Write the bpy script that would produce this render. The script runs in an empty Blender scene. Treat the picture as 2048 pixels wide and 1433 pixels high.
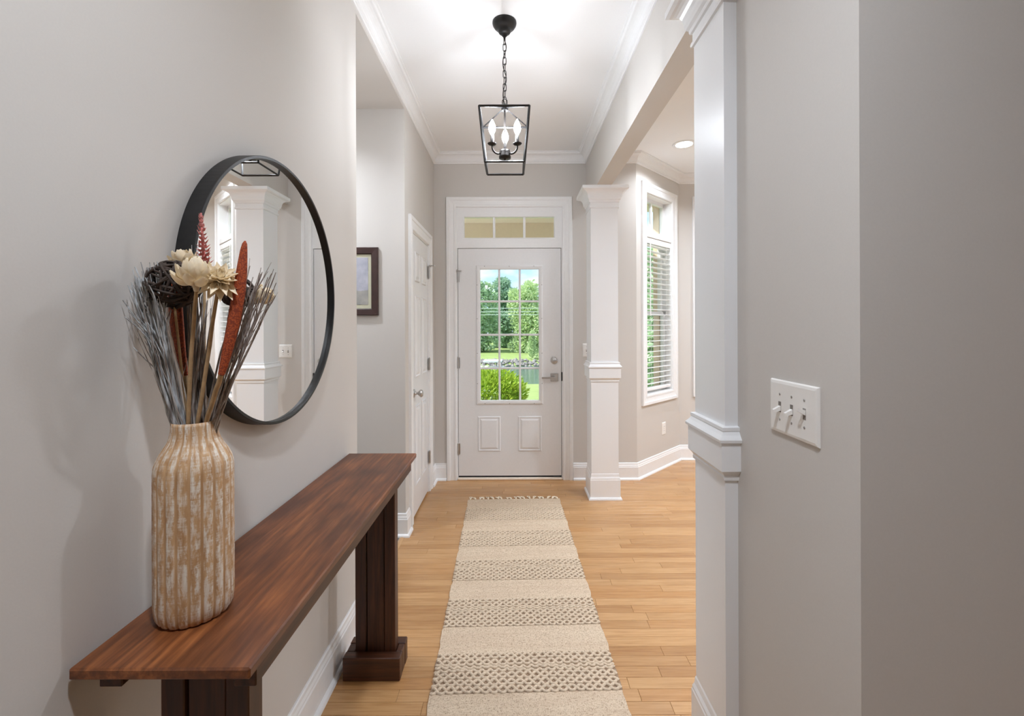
import bpy, math, random
from mathutils import Vector, Matrix
PI = math.pi
R = random.Random(7)
scene = bpy.context.scene
COL = scene.collection

# ------------------------------------------------------------------ camera, world, sun, exposure
F, EYE = 910.0, 1.375
cam_data = bpy.data.cameras.new('camera')
cam_data.sensor_width = 36.0
cam_data.lens = F / 2048 * 36.0
cam_data.shift_x = -6 / 2048
cam_data.shift_y = -64.5 / 2048
cam_data.clip_start = 0.02
cam_data.clip_end = 400
cam = bpy.data.objects.new('camera', cam_data)
COL.objects.link(cam)
cam.location = (0, 0, EYE)
cam.rotation_euler = (PI / 2, math.radians(0.2), 0)
scene.camera = cam

world = bpy.data.worlds.new('sky')
scene.world = world
world.use_nodes = True
wn, wl = world.node_tree.nodes, world.node_tree.links
wn.clear()
w_out = wn.new('ShaderNodeOutputWorld')
w_bg = wn.new('ShaderNodeBackground')
w_tc = wn.new('ShaderNodeTexCoord')
w_map = wn.new('ShaderNodeMapping')
w_map.inputs['Scale'].default_value = (1.0, 1.0, 2.6)
w_map.inputs['Location'].default_value = (0.35, 0.0, 0.12)
w_noise = wn.new('ShaderNodeTexNoise')
w_noise.inputs['Scale'].default_value = 7.0
w_noise.inputs['Detail'].default_value = 7.0
w_ramp = wn.new('ShaderNodeValToRGB')
w_ramp.color_ramp.elements[0].position = 0.42
w_ramp.color_ramp.elements[0].color = (0.44, 0.64, 0.93, 1)
w_ramp.color_ramp.elements[1].position = 0.60
w_ramp.color_ramp.elements[1].color = (0.92, 0.95, 1.0, 1)
wl.new(w_tc.outputs['Generated'], w_map.inputs['Vector'])
wl.new(w_map.outputs['Vector'], w_noise.inputs['Vector'])
wl.new(w_noise.outputs['Fac'], w_ramp.inputs['Fac'])
wl.new(w_ramp.outputs['Color'], w_bg.inputs['Color'])
w_bg.inputs['Strength'].default_value = 0.92
wl.new(w_bg.outputs['Background'], w_out.inputs['Surface'])

sun_data = bpy.data.lights.new('sun', 'SUN')
sun_data.energy = 3.8
sun_data.angle = math.radians(0.6)
sun_data.color = (1.0, 0.96, 0.88)
sun = bpy.data.objects.new('sun', sun_data)
COL.objects.link(sun)
sun.rotation_euler = (math.radians(38), 0, math.radians(-78))

vs = scene.view_settings
vs.view_transform = 'Standard'
vs.look = 'None'
vs.gamma = 1.0
vs.use_curve_mapping = False
vs.exposure = 0.84
scene.display_settings.display_device = 'sRGB'
scene.cycles.use_denoising = True
scene.cycles.use_adaptive_sampling = True
scene.cycles.adaptive_threshold = 0.06
scene.cycles.adaptive_min_samples = 16
scene.cycles.max_bounces = 9
scene.cycles.diffuse_bounces = 6
scene.cycles.transparent_max_bounces = 24
scene.cycles.sample_clamp_indirect = 6.0
scene.cycles.caustics_reflective = False
scene.cycles.caustics_refractive = False

CAN_W = 13.2          # watts of each recessed ceiling lamp
BULB = 196.0          # radiance of each candle bulb

# ------------------------------------------------------------------ materials
def srgb(r, g, b):
    f = lambda c: (c / 255 / 12.92) if c / 255 <= 0.04045 else ((c / 255 + 0.055) / 1.055) ** 2.4
    return (f(r), f(g), f(b), 1)

class N:
    """small node-tree wrapper"""
    def __init__(self, name):
        m = bpy.data.materials.new(name)
        m.use_nodes = True
        self.m, self.t = m, m.node_tree
        self.b = self.t.nodes['Principled BSDF']
    def new(self, t, **kw):
        n = self.t.nodes.new(t)
        for k, v in kw.items():
            if k in n.inputs: n.inputs[k].default_value = v
            else: setattr(n, k, v)
        return n
    def link(self, a, b): self.t.links.new(a, b)
    def coord(self, scale=(1, 1, 1), which='Object', rand=False):
        tc = self.new('ShaderNodeTexCoord'); mp = self.new('ShaderNodeMapping')
        mp.inputs['Scale'].default_value = scale
        self.link(tc.outputs[which], mp.inputs['Vector'])
        if rand:
            oi = self.new('ShaderNodeObjectInfo'); mul = self.new('ShaderNodeMath', operation='MULTIPLY')
            mul.inputs[1].default_value = 37.0
            self.link(oi.outputs['Random'], mul.inputs[0])
            cx = self.new('ShaderNodeCombineXYZ')
            for k in range(3): self.link(mul.outputs[0], cx.inputs[k])
            self.link(cx.outputs[0], mp.inputs['Location'])
        return mp.outputs['Vector']
    def noise(self, vec, scale, detail=4, rough=0.55):
        n = self.new('ShaderNodeTexNoise', Scale=scale, Detail=detail, Roughness=rough)
        self.link(vec, n.inputs['Vector']); return n.outputs['Fac']
    def ramp(self, fac, stops):
        r = self.new('ShaderNodeValToRGB'); e = r.color_ramp.elements
        e[0].position, e[0].color = stops[0]; e[1].position, e[1].color = stops[-1]
        for p, c in stops[1:-1]:
            x = e.new(p); x.color = c
        self.link(fac, r.inputs['Fac']); return r.outputs['Color']
    def math(self, op, a, b=None):
        n = self.new('ShaderNodeMath', operation=op)
        for i, v in enumerate((a, b)):
            if v is None: continue
            if isinstance(v, (int, float)): n.inputs[i].default_value = v
            else: self.link(v, n.inputs[i])
        return n.outputs[0]
    def mix(self, fac, a, b, mode='MIX'):
        n = self.new('ShaderNodeMix', data_type='RGBA', blend_type=mode)
        for s, v in ((n.inputs[0], fac), (n.inputs[6], a), (n.inputs[7], b)):
            if isinstance(v, (int, float)): s.default_value = v
            elif isinstance(v, tuple): s.default_value = v
            else: self.link(v, s)
        return n.outputs[2]
    def bump(self, h, strength, dist=0.01):
        n = self.new('ShaderNodeBump', Strength=strength, Distance=dist)
        self.link(h, n.inputs['Height']); self.link(n.outputs['Normal'], self.b.inputs['Normal'])
    def set(self, color=None, rough=0.5, metal=0.0, spec=0.5, **kw):
        if color is not None:
            if isinstance(color, tuple): self.b.inputs['Base Color'].default_value = color
            else: self.link(color, self.b.inputs['Base Color'])
        if isinstance(rough, (int, float)): self.b.inputs['Roughness'].default_value = rough
        else: self.link(rough, self.b.inputs['Roughness'])
        self.b.inputs['Metallic'].default_value = metal
        self.b.inputs['Specular IOR Level'].default_value = spec
        for k, v in kw.items(): self.b.inputs[k.replace('_', ' ')].default_value = v
        return self.m

def mat_simple(name, c, rough=0.5, metal=0.0, var=0.05, scale=30, bump=0.0, spec=0.5, rand=False):
    n = N(name); v = n.coord(rand=rand)
    f = n.noise(v, scale)
    lo = tuple(x * (1 - var) for x in c[:3]) + (1,); hi = tuple(min(1, x * (1 + var)) for x in c[:3]) + (1,)
    col = n.ramp(f, [(0.3, lo), (0.7, hi)])
    if bump: n.bump(f, bump, 0.002)
    return n.set(col, rough, metal, spec)

M = {}
M['wall'] = mat_simple('wall_paint_greige', (0.62, 0.592, 0.56, 1), 0.7, var=0.012, scale=260, bump=0.05, spec=0.3)
M['ceiling'] = mat_simple('ceiling_paint_white', (0.88, 0.885, 0.89, 1), 0.8, var=0.01, scale=200, bump=0.04, spec=0.2)
M['trim'] = mat_simple('trim_gloss_white', (0.84, 0.845, 0.85, 1), 0.38, var=0.012, scale=40, bump=0.01)
def m_column():
    n = N('column_brushed_white'); v = n.coord((60, 60, 2.0)); f = n.noise(v, 4, 3)
    n.bump(f, 0.06, 0.003)
    return n.set((0.83, 0.84, 0.855, 1), 0.33)
M['column'] = m_column()
M['door'] = mat_simple('door_paint_white', (0.80, 0.805, 0.815, 1), 0.42, var=0.012, scale=60, bump=0.015)
M['dark_gap'] = mat_simple('weatherstrip_and_gap_black', (0.03, 0.03, 0.03, 1), 0.7)
M['tan'] = mat_simple('exterior_tan_paint', srgb(226, 206, 182), 0.7, var=0.03)
M['tan_light'] = mat_simple('porch_board_cream', srgb(236, 222, 206), 0.7, var=0.03)
M['nickel'] = mat_simple('satin_nickel', (0.55, 0.54, 0.53, 1), 0.28, 1.0)
M['black'] = mat_simple('black_metal', (0.018, 0.017, 0.017, 1), 0.42, 0.3, var=0.2)
M['bronze'] = mat_simple('dark_bronze_metal', (0.035, 0.030, 0.028, 1), 0.45, 0.6, var=0.2)
M['plastic'] = mat_simple('switch_plastic_white', (0.84, 0.82, 0.79, 1), 0.35, var=0.01)
M['slot'] = mat_simple('slot_shadow_grey', (0.22, 0.20, 0.18, 1), 0.7)
M['slat'] = mat_simple('blind_slat_white', (0.88, 0.88, 0.88, 1), 0.45, var=0.01)

def m_glass():
    n = N('window_glass'); nt = n.t
    nt.nodes.remove(n.b)
    tr = n.new('ShaderNodeBsdfTransparent'); tr.inputs['Color'].default_value = (0.97, 0.985, 0.98, 1)
    gl = n.new('ShaderNodeBsdfGlossy', Roughness=0.0)
    fr = n.new('ShaderNodeFresnel')
    ge = n.new('ShaderNodeNewGeometry'); mr = n.new('ShaderNodeMapRange')      # same index on both faces of the thin pane
    mr.inputs['To Min'].default_value = 1.35; mr.inputs['To Max'].default_value = 1 / 1.35
    n.link(ge.outputs['Backfacing'], mr.inputs['Value']); n.link(mr.outputs['Result'], fr.inputs['IOR'])
    mx = n.new('ShaderNodeMixShader')
    n.link(fr.outputs[0], mx.inputs[0]); n.link(tr.outputs[0], mx.inputs[1]); n.link(gl.outputs[0], mx.inputs[2])
    n.link(mx.outputs[0], nt.nodes['Material Output'].inputs['Surface'])
    return n.m
M['glass'] = m_glass()
def m_mirror():
    n = N('mirror_silvering'); v = n.coord(); f = n.noise(v, 3)
    c = n.ramp(f, [(0.0, (0.90, 0.905, 0.90, 1)), (1.0, (0.92, 0.925, 0.92, 1))])
    return n.set(c, 0.0, 1.0)
M['mirror'] = m_mirror()
def m_emit(name, col, s):
    n = N(name); v = n.coord(); f = n.noise(v, 5)
    c = n.ramp(f, [(0, col), (1, col)])
    n.set((0.9, 0.9, 0.9, 1), 0.4)
    n.link(c, n.b.inputs['Emission Color']); n.b.inputs['Emission Strength'].default_value = s
    return n.m
M['bulb'] = m_emit('candle_bulb_lit', (0.92, 0.98, 1.06, 1), BULB)
M['can'] = m_emit('recessed_lamp_lens_lit', (1.0, 0.97, 0.93, 1), 9.0)

def m_oak(name, rand=True):
    n = N(name)
    v = n.coord((1.2, 22, 22), rand=rand)
    g = n.noise(v, 5, 6, 0.6)
    v2 = n.coord((0.6, 3, 3), rand=rand); h = n.noise(v2, 3, 2)
    c = n.ramp(g, [(0.28, srgb(162, 118, 76)), (0.5, srgb(184, 142, 96)), (0.75, srgb(198, 160, 116))])
    if rand:
        oi = n.new('ShaderNodeObjectInfo')
        tint = n.ramp(oi.outputs['Random'], [(0.0, srgb(222, 205, 185)), (0.35, srgb(245, 238, 228)), (0.7, srgb(255, 250, 243)), (1.0, srgb(236, 216, 190))])
        c = n.mix(1.0, c, tint, 'MULTIPLY')
    c = n.mix(n.math('MULTIPLY', h, 0.25), c, srgb(214, 180, 136))
    n.bump(g, 0.05, 0.001)
    return n.set(c, 0.27, spec=0.5)
M['oak'] = m_oak('oak_plank')
M['oak_field'] = m_oak('oak_plank_far', rand=False)

def m_walnut(name, axis, warm):
    n = N(name)
    sc = {'y': (26, 1.6, 26), 'z': (26, 26, 1.6), 'x': (1.6, 26, 26)}[axis]
    g = n.noise(n.coord(sc, rand=True), 3.2, 7, 0.62)
    bl = n.noise(n.coord((7, 2.5, 4), rand=True), 1.6, 3)
    if warm:
        c = n.ramp(g, [(0.25, srgb(66, 36, 20)), (0.5, srgb(122, 70, 38)), (0.78, srgb(168, 104, 58))])
        c = n.mix(n.ramp(bl, [(0.35, (0.75, 0.75, 0.75, 1)), (0.62, (0, 0, 0, 1))]), c, srgb(70, 36, 20))
    else:
        c = n.ramp(g, [(0.25, srgb(40, 21, 12)), (0.55, srgb(74, 41, 24)), (0.8, srgb(104, 60, 36))])
    n.bump(g, 0.12, 0.001)
    return n.set(c, 0.36 if warm else 0.42)
M['walnut_top'] = m_walnut('walnut_stain_warm', 'y', True)
M['walnut_y'] = m_walnut('walnut_stain_dark_rail', 'y', False)
M['walnut_z'] = m_walnut('walnut_stain_dark_leg', 'z', False)
M['walnut_x'] = m_walnut('walnut_stain_dark_foot', 'x', False)

NFL = 20
def m_vase():
    n = N('whitewashed_carved_wood')
    tc = n.new('ShaderNodeTexCoord'); sp = n.new('ShaderNodeSeparateXYZ')
    n.link(tc.outputs['Object'], sp.inputs[0])
    a = n.math('MULTIPLY', n.math('ARCTAN2', sp.outputs[1], sp.outputs[0]), NFL / (2 * PI))
    sg = n.math('SUBTRACT', n.math('FRACT', n.math('ADD', a, 50.0)), 0.5)
    fr = n.math('ABSOLUTE', sg)   # 0 centre of a flute .. 0.5 groove
    cell = n.math('FLOOR', n.math('ADD', a, 50.0))
    ridge = n.ramp(fr, [(0.34, (1, 1, 1, 1)), (0.42, (0, 0, 0, 1))])
    cx = n.new('ShaderNodeCombineXYZ')
    n.link(n.math('MULTIPLY', cell, 3.7), cx.inputs[0]); n.link(n.math('MULTIPLY', sp.outputs[2], 38), cx.inputs[2])
    n.link(n.math('MULTIPLY', sg, 2.2), cx.inputs[1])
    pat = n.noise(cx.outputs[0], 1.0, 5, 0.7)
    dash = n.noise(n.coord((30, 30, 330)), 1.0, 2)
    wash = n.ramp(n.math('ADD', n.math('MULTIPLY', pat, 0.85), n.math('MULTIPLY', dash, 0.2)), [(0.455, (0, 0, 0, 1)), (0.60, (1, 1, 1, 1))])
    fine = n.noise(n.coord((140, 140, 16)), 1.0, 4)
    wash = n.math('MULTIPLY', n.math('MULTIPLY', wash, ridge), n.ramp(fine, [(0.35, (0.3, 0.3, 0.3, 1)), (0.6, (0.9, 0.9, 0.9, 1))]))
    wood = n.ramp(n.noise(n.coord((40, 40, 5)), 2.5, 5), [(0.3, srgb(168, 126, 84)), (0.7, srgb(206, 168, 126))])
    c = n.mix(wash, wood, srgb(230, 224, 212))
    n.bump(pat, 0.15, 0.001)
    return n.set(c, 0.6)
M['vase'] = m_vase()

M['twig'] = (lambda n: n.set(n.ramp(n.noise(n.coord((60, 60, 9)), 2.5, 4), [(0.3, srgb(112, 104, 100)), (0.48, srgb(166, 166, 166)), (0.66, srgb(214, 220, 224))]), 0.8))(N('silvered_twig'))
M['twig_brown'] = (lambda n: n.set(n.ramp(n.noise(n.coord((60, 60, 9)), 2.5, 4), [(0.3, srgb(100, 82, 72)), (0.5, srgb(148, 136, 128)), (0.72, srgb(202, 198, 194))]), 0.8))(N('brown_twig'))
M['stem'] = mat_simple('dried_stem_straw', srgb(176, 146, 108), 0.75, var=0.2, scale=60)
M['vine'] = mat_simple('dark_grapevine', srgb(56, 42, 34), 0.75, var=0.35, scale=80, bump=0.3)

M['pink'] = mat_simple('dusty_pink_bract', srgb(206, 130, 124), 0.8, var=0.22, scale=120)
def m_rust():
    n = N('rust_orange_seed_pod'); v = n.new('ShaderNodeTexVoronoi', Scale=330.0)
    n.link(n.coord(), v.inputs['Vector'])
    c = n.ramp(v.outputs['Distance'], [(0.0, srgb(196, 92, 40)), (0.7, srgb(128, 50, 24))])
    n.bump(v.outputs['Distance'], -0.5, 0.002)
    return n.set(c, 0.7)
M['rust'] = m_rust()

def m_rug(name, flat):
    n = N(name)
    a = n.noise(n.coord((90, 420, 90)), 1.0, 3, 0.7)
    b = n.noise(n.coord((420, 160, 90)), 1.0, 2, 0.7)
    s = n.math('MULTIPLY', n.math('ADD', a, b), 0.5)
    c = n.ramp(s, [(0.40, srgb(150, 128, 106)), (0.46, srgb(204, 184, 160)), (0.6, srgb(222, 204, 180))])
    big = n.noise(n.coord((2, 30, 2)), 1.0, 2)
    c = n.mix(n.ramp(big, [(0.35, (0.3, 0.3, 0.3, 1)), (0.65, (0, 0, 0, 1))]), c, srgb(186, 158, 134))
    n.bump(s, 0.7 if flat else 0.4, 0.004)
    return n.set(c, 0.9, spec=0.15)
M['rug_flat'] = m_rug('runner_flat_weave', True)
M['yarn'] = mat_simple('runner_cream_yarn', srgb(206, 187, 164), 0.9, var=0.12, scale=150, spec=0.15)
M['tassel'] = mat_simple('fringe_cream_cotton', srgb(244, 230, 208), 0.9, var=0.05, scale=100, spec=0.1)
M['rug_under'] = mat_simple('runner_dark_ground_weave', srgb(150, 128, 108), 0.95, var=0.2, scale=200, spec=0.1)

M['frame_wood'] = mat_simple('espresso_frame_wood', srgb(58, 36, 32), 0.4, var=0.2, scale=30)
M['mat_board'] = mat_simple('sage_mat_board', srgb(196, 194, 170), 0.8, var=0.03)
def m_art():
    n = N('muted_print'); tc = n.new('ShaderNodeTexCoord'); sp = n.new('ShaderNodeSeparateXYZ')
    n.link(tc.outputs['Object'], sp.inputs[0])
    f = n.noise(n.coord((9, 9, 9)), 1.6, 6)
    up = n.ramp(f, [(0.3, srgb(150, 152, 166)), (0.7, srgb(188, 188, 198))])
    lo = n.ramp(f, [(0.3, srgb(140, 142, 138)), (0.7, srgb(176, 170, 164))])
    z = n.math('ADD', sp.outputs[2], n.math('MULTIPLY', f, 0.03))
    return n.set(n.mix(n.math('GREATER_THAN', z, -0.045), lo, up), 0.5)
M['art'] = m_art()
M['carpet'] = mat_simple('dark_grey_carpet', srgb(104, 104, 100), 0.95, var=0.15, scale=300, bump=0.4)

def m_leaf(name, a, b, rough=0.5, scale=3.0, trans=0.25):
    n = N(name); f = n.noise(n.coord(), scale, 3)
    c = n.ramp(f, [(0.3, a), (0.7, b)])
    n.set(c, rough)
    t = n.new('ShaderNodeBsdfTranslucent'); n.link(c, t.inputs['Color'])
    mx = n.new('ShaderNodeMixShader'); mx.inputs[0].default_value = trans
    n.link(n.b.outputs[0], mx.inputs[1]); n.link(t.outputs[0], mx.inputs[2])
    n.link(mx.outputs[0], n.t.nodes['Material Output'].inputs['Surface'])
    return n.m
M['cream'] = m_leaf('cream_wood_petal', srgb(248, 234, 206), srgb(255, 246, 226), 0.75, 60, 0.3)
M['shrub'] = m_leaf('shrub_leaf_lime', srgb(124, 166, 44), srgb(204, 222, 92), 0.45, 9, 0.35)
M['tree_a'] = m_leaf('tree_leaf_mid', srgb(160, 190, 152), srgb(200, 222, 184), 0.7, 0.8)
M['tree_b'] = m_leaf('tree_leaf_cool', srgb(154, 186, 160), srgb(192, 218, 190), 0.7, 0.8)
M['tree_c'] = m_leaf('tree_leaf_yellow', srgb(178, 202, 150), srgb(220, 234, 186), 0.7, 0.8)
M['bark'] = mat_simple('tree_bark', srgb(120, 104, 88), 0.9, var=0.2, scale=8)
M['lawn'] = mat_simple('lawn_grass', srgb(146, 164, 104), 0.9, var=0.14, scale=1.2, spec=0.1)
M['mulch'] = mat_simple('brown_mulch', srgb(110, 78, 60), 0.95, var=0.3, scale=30)
M['stone'] = mat_simple('grey_riprap_stone', srgb(140, 136, 134), 0.9, var=0.25, scale=2.0)
def m_water():
    n = N('lake_water'); f = n.noise(n.coord((0.6, 2.2, 1)), 1.6, 4)
    n.bump(f, 0.35, 0.15)
    return n.set((0.10, 0.17, 0.14, 1), 0.08, spec=0.7)
M['water'] = m_water()
M['dock'] = mat_simple('dock_white_deck', srgb(232, 232, 230), 0.7, var=0.05, scale=3)
M['cable'] = mat_simple('pale_power_cable', srgb(206, 220, 214), 0.5)
M['concrete'] = mat_simple('porch_concrete', srgb(222, 214, 204), 0.9, var=0.08, scale=8)

# ------------------------------------------------------------------ mesh helpers
class MB:
    def __init__(self): self.v, self.f, self.s = [], [], []
    def add(self, vs, fs, smooth=False):
        o = len(self.v)
        self.v += [tuple(p) for p in vs]
        for f in fs:
            self.f.append(tuple(i + o for i in f)); self.s.append(smooth)
        return self
    def box(self, x0, x1, y0, y1, z0, z1, c=0.0):
        if c <= 0:
            vs = [(x, y, z) for z in (z0, z1) for y in (y0, y1) for x in (x0, x1)]
            fs = [(0, 2, 3, 1), (4, 5, 7, 6), (0, 1, 5, 4), (2, 6, 7, 3), (0, 4, 6, 2), (1, 3, 7, 5)]
            return self.add(vs, fs)
        X, Y, Z = (x0, x1), (y0, y1), (z0, z1); vs = []; idx = {}
        sg = (1, -1)
        for i in (0, 1):
            for j in (0, 1):
                for k in (0, 1):
                    for ax in range(3):
                        p = [X[i] + sg[i] * c, Y[j] + sg[j] * c, Z[k] + sg[k] * c]
                        p[ax] = (X, Y, Z)[ax][(i, j, k)[ax]]
                        idx[i, j, k, ax] = len(vs); vs.append(p)
        fs = []
        for ax in range(3):
            o = [a for a in range(3) if a != ax]
            for s in (0, 1):
                q = []
                for (p, r) in ((0, 0), (1, 0), (1, 1), (0, 1)):
                    t = [0, 0, 0]; t[ax] = s; t[o[0]] = p; t[o[1]] = r
                    q.append(idx[t[0], t[1], t[2], ax])
                fs.append(q if (s == 1) != (ax == 1) else q[::-1])
        for ax in range(3):          # edges running along ax
            o = [a for a in range(3) if a != ax]
            for p in (0, 1):
                for r in (0, 1):
                    t0 = [0, 0, 0]; t1 = [0, 0, 0]; t1[ax] = 1
                    for t in (t0, t1): t[o[0]] = p; t[o[1]] = r
                    q = [idx[(*t0, o[0])], idx[(*t1, o[0])], idx[(*t1, o[1])], idx[(*t0, o[1])]]
                    fs.append(q)
        for i in (0, 1):
            for j in (0, 1):
                for k in (0, 1):
                    fs.append([idx[i, j, k, a] for a in range(3)])
        return self.add(vs, fs)
    def loft(self, rings, closed=True, cap=True, smooth=False):
        n = len(rings[0]); vs = [p for r in rings for p in r]; fs = []
        for a in range(len(rings) - 1):
            for i in range(n if closed else n - 1):
                j = (i + 1) % n
                fs.append((a * n + i, a * n + j, (a + 1) * n + j, (a + 1) * n + i))
        self.add(vs, fs, smooth)
        if cap and closed:
            self.add(rings[0], [tuple(range(n))[::-1]]); self.add(rings[-1], [tuple(range(n))])
        return self
    def squares(self, cx, cy, levels):
        return self.loft([[(cx - h, cy - h, z), (cx + h, cy - h, z), (cx + h, cy + h, z), (cx - h, cy + h, z)] for h, z in levels])
    def lathe(self, prof, n=32, c=(0, 0, 0), smooth=True, cap=True):
        return self.loft([[(c[0] + r * math.cos(2 * PI * i / n), c[1] + r * math.sin(2 * PI * i / n), c[2] + z) for i in range(n)] for r, z in prof], True, cap, smooth)
    def tube(self, pts, rad, n=6, smooth=True, closed=False):
        pts = [Vector(p) for p in pts]; m = len(pts)
        rad = rad if isinstance(rad, (list, tuple)) else [rad] * m
        rings = []; prev = None
        for i, p in enumerate(pts):
            if closed: t = (pts[(i + 1) % m] - pts[i - 1]).normalized()
            else: t = (pts[min(i + 1, m - 1)] - pts[max(i - 1, 0)]).normalized()
            if prev is None:
                up = Vector((0, 0, 1)) if abs(t.z) < 0.9 else Vector((1, 0, 0))
                u = t.cross(up).normalized()
            else:
                u = (prev - t * prev.dot(t)).normalized()
            prev = u; w = t.cross(u)
            rings.append([p + (u * math.cos(2 * PI * k / n) + w * math.sin(2 * PI * k / n)) * rad[i] for k in range(n)])
        if closed: rings.append(rings[0])
        return self.loft(rings, True, not closed, smooth)
    def bar(self, p, q, w):
        return self.tube([p, q], w * 0.7071, 4, False)
    def sweep(self, prof, path, closed=False, side=1):
        """prof: (distance from wall, z); path: xy points with the room on the right (side=1)"""
        m = len(path); P = [Vector((p[0], p[1])) for p in path]; rings = []
        nrm = lambda a, b: Vector(((b - a).y, -(b - a).x)).normalized() * side
        for i in range(m):
            if closed: n0, n1 = nrm(P[i - 1], P[i]), nrm(P[i], P[(i + 1) % m])
            else:
                n0 = nrm(P[max(i - 1, 0)], P[max(i - 1, 0) + 1]); n1 = nrm(P[min(i, m - 2)], P[min(i, m - 2) + 1])
            d = (n0 + n1); d = d / max(0.2, d.dot(n0))
            rings.append([(P[i].x + d.x * o, P[i].y + d.y * o, z) for o, z in prof])
        if closed: rings.append(rings[0])
        return self.loft(rings, True, not closed)
    def casing(self, s0, s1, z0, z1, prof, bottom=True, y=0.0):
        """mitred frame round an opening; prof: (offset outwards, proud of wall towards -y)"""
        c = [(s0, z0, -1, -1 if bottom else 0), (s0, z1, -1, 1), (s1, z1, 1, 1), (s1, z0, 1, -1 if bottom else 0)]
        rings = [[(s + a * o, y - d, z + b * o) for o, d in prof] for s, z, a, b in c]
        if bottom: rings.append(rings[0])
        return self.loft(rings, True, not bottom)
    def mesh(self, name):
        me = bpy.data.meshes.new(name)
        me.from_pydata(self.v, [], self.f)
        me.polygons.foreach_set('use_smooth', self.s)
        me.update()
        import bmesh
        bm = bmesh.new(); bm.from_mesh(me); bmesh.ops.recalc_face_normals(bm, faces=bm.faces); bm.to_mesh(me); bm.free()
        return me
    def build(self, name, mat, parent=None, loc=None):
        me = self.mesh(name); me.materials.append(M[mat])
        return link(name, me, parent, loc)

def link(name, me, parent=None, loc=None, rot=None):
    o = bpy.data.objects.new(name, me); COL.objects.link(o)
    if parent is not None: o.parent = parent
    if loc is not None: o.location = loc
    if rot is not None: o.rotation_euler = rot
    return o
def tag(o, label=None, cat=None, group=None, kind=None):
    if label: o['label'] = label
    if cat: o['category'] = cat
    if group: o['group'] = group
    if kind: o['kind'] = kind
    return o
def thing(name, label, cat, loc=(0, 0, 0), rotz=0.0, group=None, kind=None):
    o = link(name, None, None, loc, (0, 0, rotz)); o.empty_display_size = 0.05
    return tag(o, label, cat, group, kind)
def struct(o, label, cat=None):
    return tag(o, label, cat, None, 'structure')

# ------------------------------------------------------------------ layout
XL, XR, XR2 = -0.72, 0.637, 0.752      # left wall, wall with switch / beam faces
YF, CEIL, T = 4.06, 2.91, 0.15
Y_END, Y_REC = 2.07, 2.98              # end of mirror wall, far wall of the side passage
REC_CEIL = 2.80
BAY = [(1.085, YF), (1.68, 4.655), (2.90, 4.655), (3.495, YF)]
XD, YD = 4.0, 0.84                     # dining far wall, wall beside the camera
YB = -4.0
COLX, COLY_FAR, COLY_NEAR, BEAM_Z = 0.7075, 3.70, 1.41, 2.465

def wall_seg(name, A, B, label, openings=(), t=T, z1=CEIL, z0=0.0, mat='wall', ext=0.0):
    A, B = Vector(A), Vector(B); L = (B - A).length; ang = math.atan2(B.y - A.y, B.x - A.x)
    mb = MB(); s = -ext
    for (a, b, c, d) in sorted(openings):
        mb.box(s, a, 0, t, z0, z1)
        if c > z0: mb.box(a, b, 0, t, z0, c)
        if d < z1: mb.box(a, b, 0, t, d, z1)
        s = b
    mb.box(s, L + ext, 0, t, z0, z1)
    o = mb.build(name, mat, None, (A.x, A.y, 0)); o.rotation_euler = (0, 0, ang)
    return struct(o, label, 'wall')

DX0, DX1, DZ1 = -0.528, 0.430, 2.44     # opening of the front door unit
wall_seg('wall_left', (XL, YB), (XL, Y_END), 'long greige wall on the left that carries the round mirror', t=0.13)
wall_seg('wall_passage', (-2.3, Y_REC), (XL - 0.13, Y_REC), 'greige wall of the side passage that carries the dark framed picture', t=0.13)
wall_seg('wall_passage_near', (XL - 0.13, Y_END), (-2.3, Y_END), 'near side wall of the passage behind the mirror wall', t=0.02)
wall_seg('wall_passage_end', (-2.3, Y_END), (-2.3, Y_REC), 'end wall of the side passage on the left', t=0.1)
wall_seg('wall_closet', (XL, Y_REC), (XL, YF), 'greige wall holding the white closet door beside the entry', [(3.16 - Y_REC, 3.79 - Y_REC, 0, 2.055)], t=0.13)
wall_seg('wall_front', (XL - 0.13, YF), BAY[0], 'greige entry wall around the white glazed front door', [(DX0 - XL + 0.13, DX1 - XL + 0.13, 0, DZ1)])
struct(MB().box(XL - 0.13, XL, Y_END, Y_REC, REC_CEIL, CEIL).build('wall_header_passage', 'wall'), 'narrow greige header above the side passage opening', 'wall')
struct(MB().box(-2.4, XL - 0.13, Y_END, Y_REC, REC_CEIL, REC_CEIL + 0.02).build('ceiling_passage', 'wall'), 'low greige ceiling of the side passage', 'ceiling')
struct(MB().box(XR, XR2, YD, 1.42, 0, CEIL).box(XR2, XD + 0.1, YD, 0.99, 0, CEIL).build('wall_right', 'wall'), 'greige corner wall on the right that carries the triple switch', 'wall')
struct(MB().box(XR, XR2, 1.42, YF, BEAM_Z, CEIL).build('wall_beam', 'wall'), 'greige overhead beam running between the two white columns', 'beam')
wall_seg('wall_dining', (XD, YF), (XD, YD), 'far right wall of the dining room', ext=0.1)
wall_seg('wall_bay_end', BAY[3], (XD, YF), 'short front wall to the right of the bay')
wall_seg('wall_back', (3.2, YB), (XL, YB), 'back wall of the hall behind the viewpoint', ext=0.15)
wall_seg('wall_hall_right', (3.2, YD), (3.2, YB), 'right wall of the hall behind the viewpoint')
struct(MB().box(-0.9, 4.2, YB - 0.15, YF + 0.15, CEIL, CEIL + 0.06).box(1.0, 3.6, YF + 0.15, 4.85, CEIL, CEIL + 0.06).build('ceiling', 'ceiling'), 'smooth white ceiling over the foyer and dining room', 'ceiling')

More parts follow.
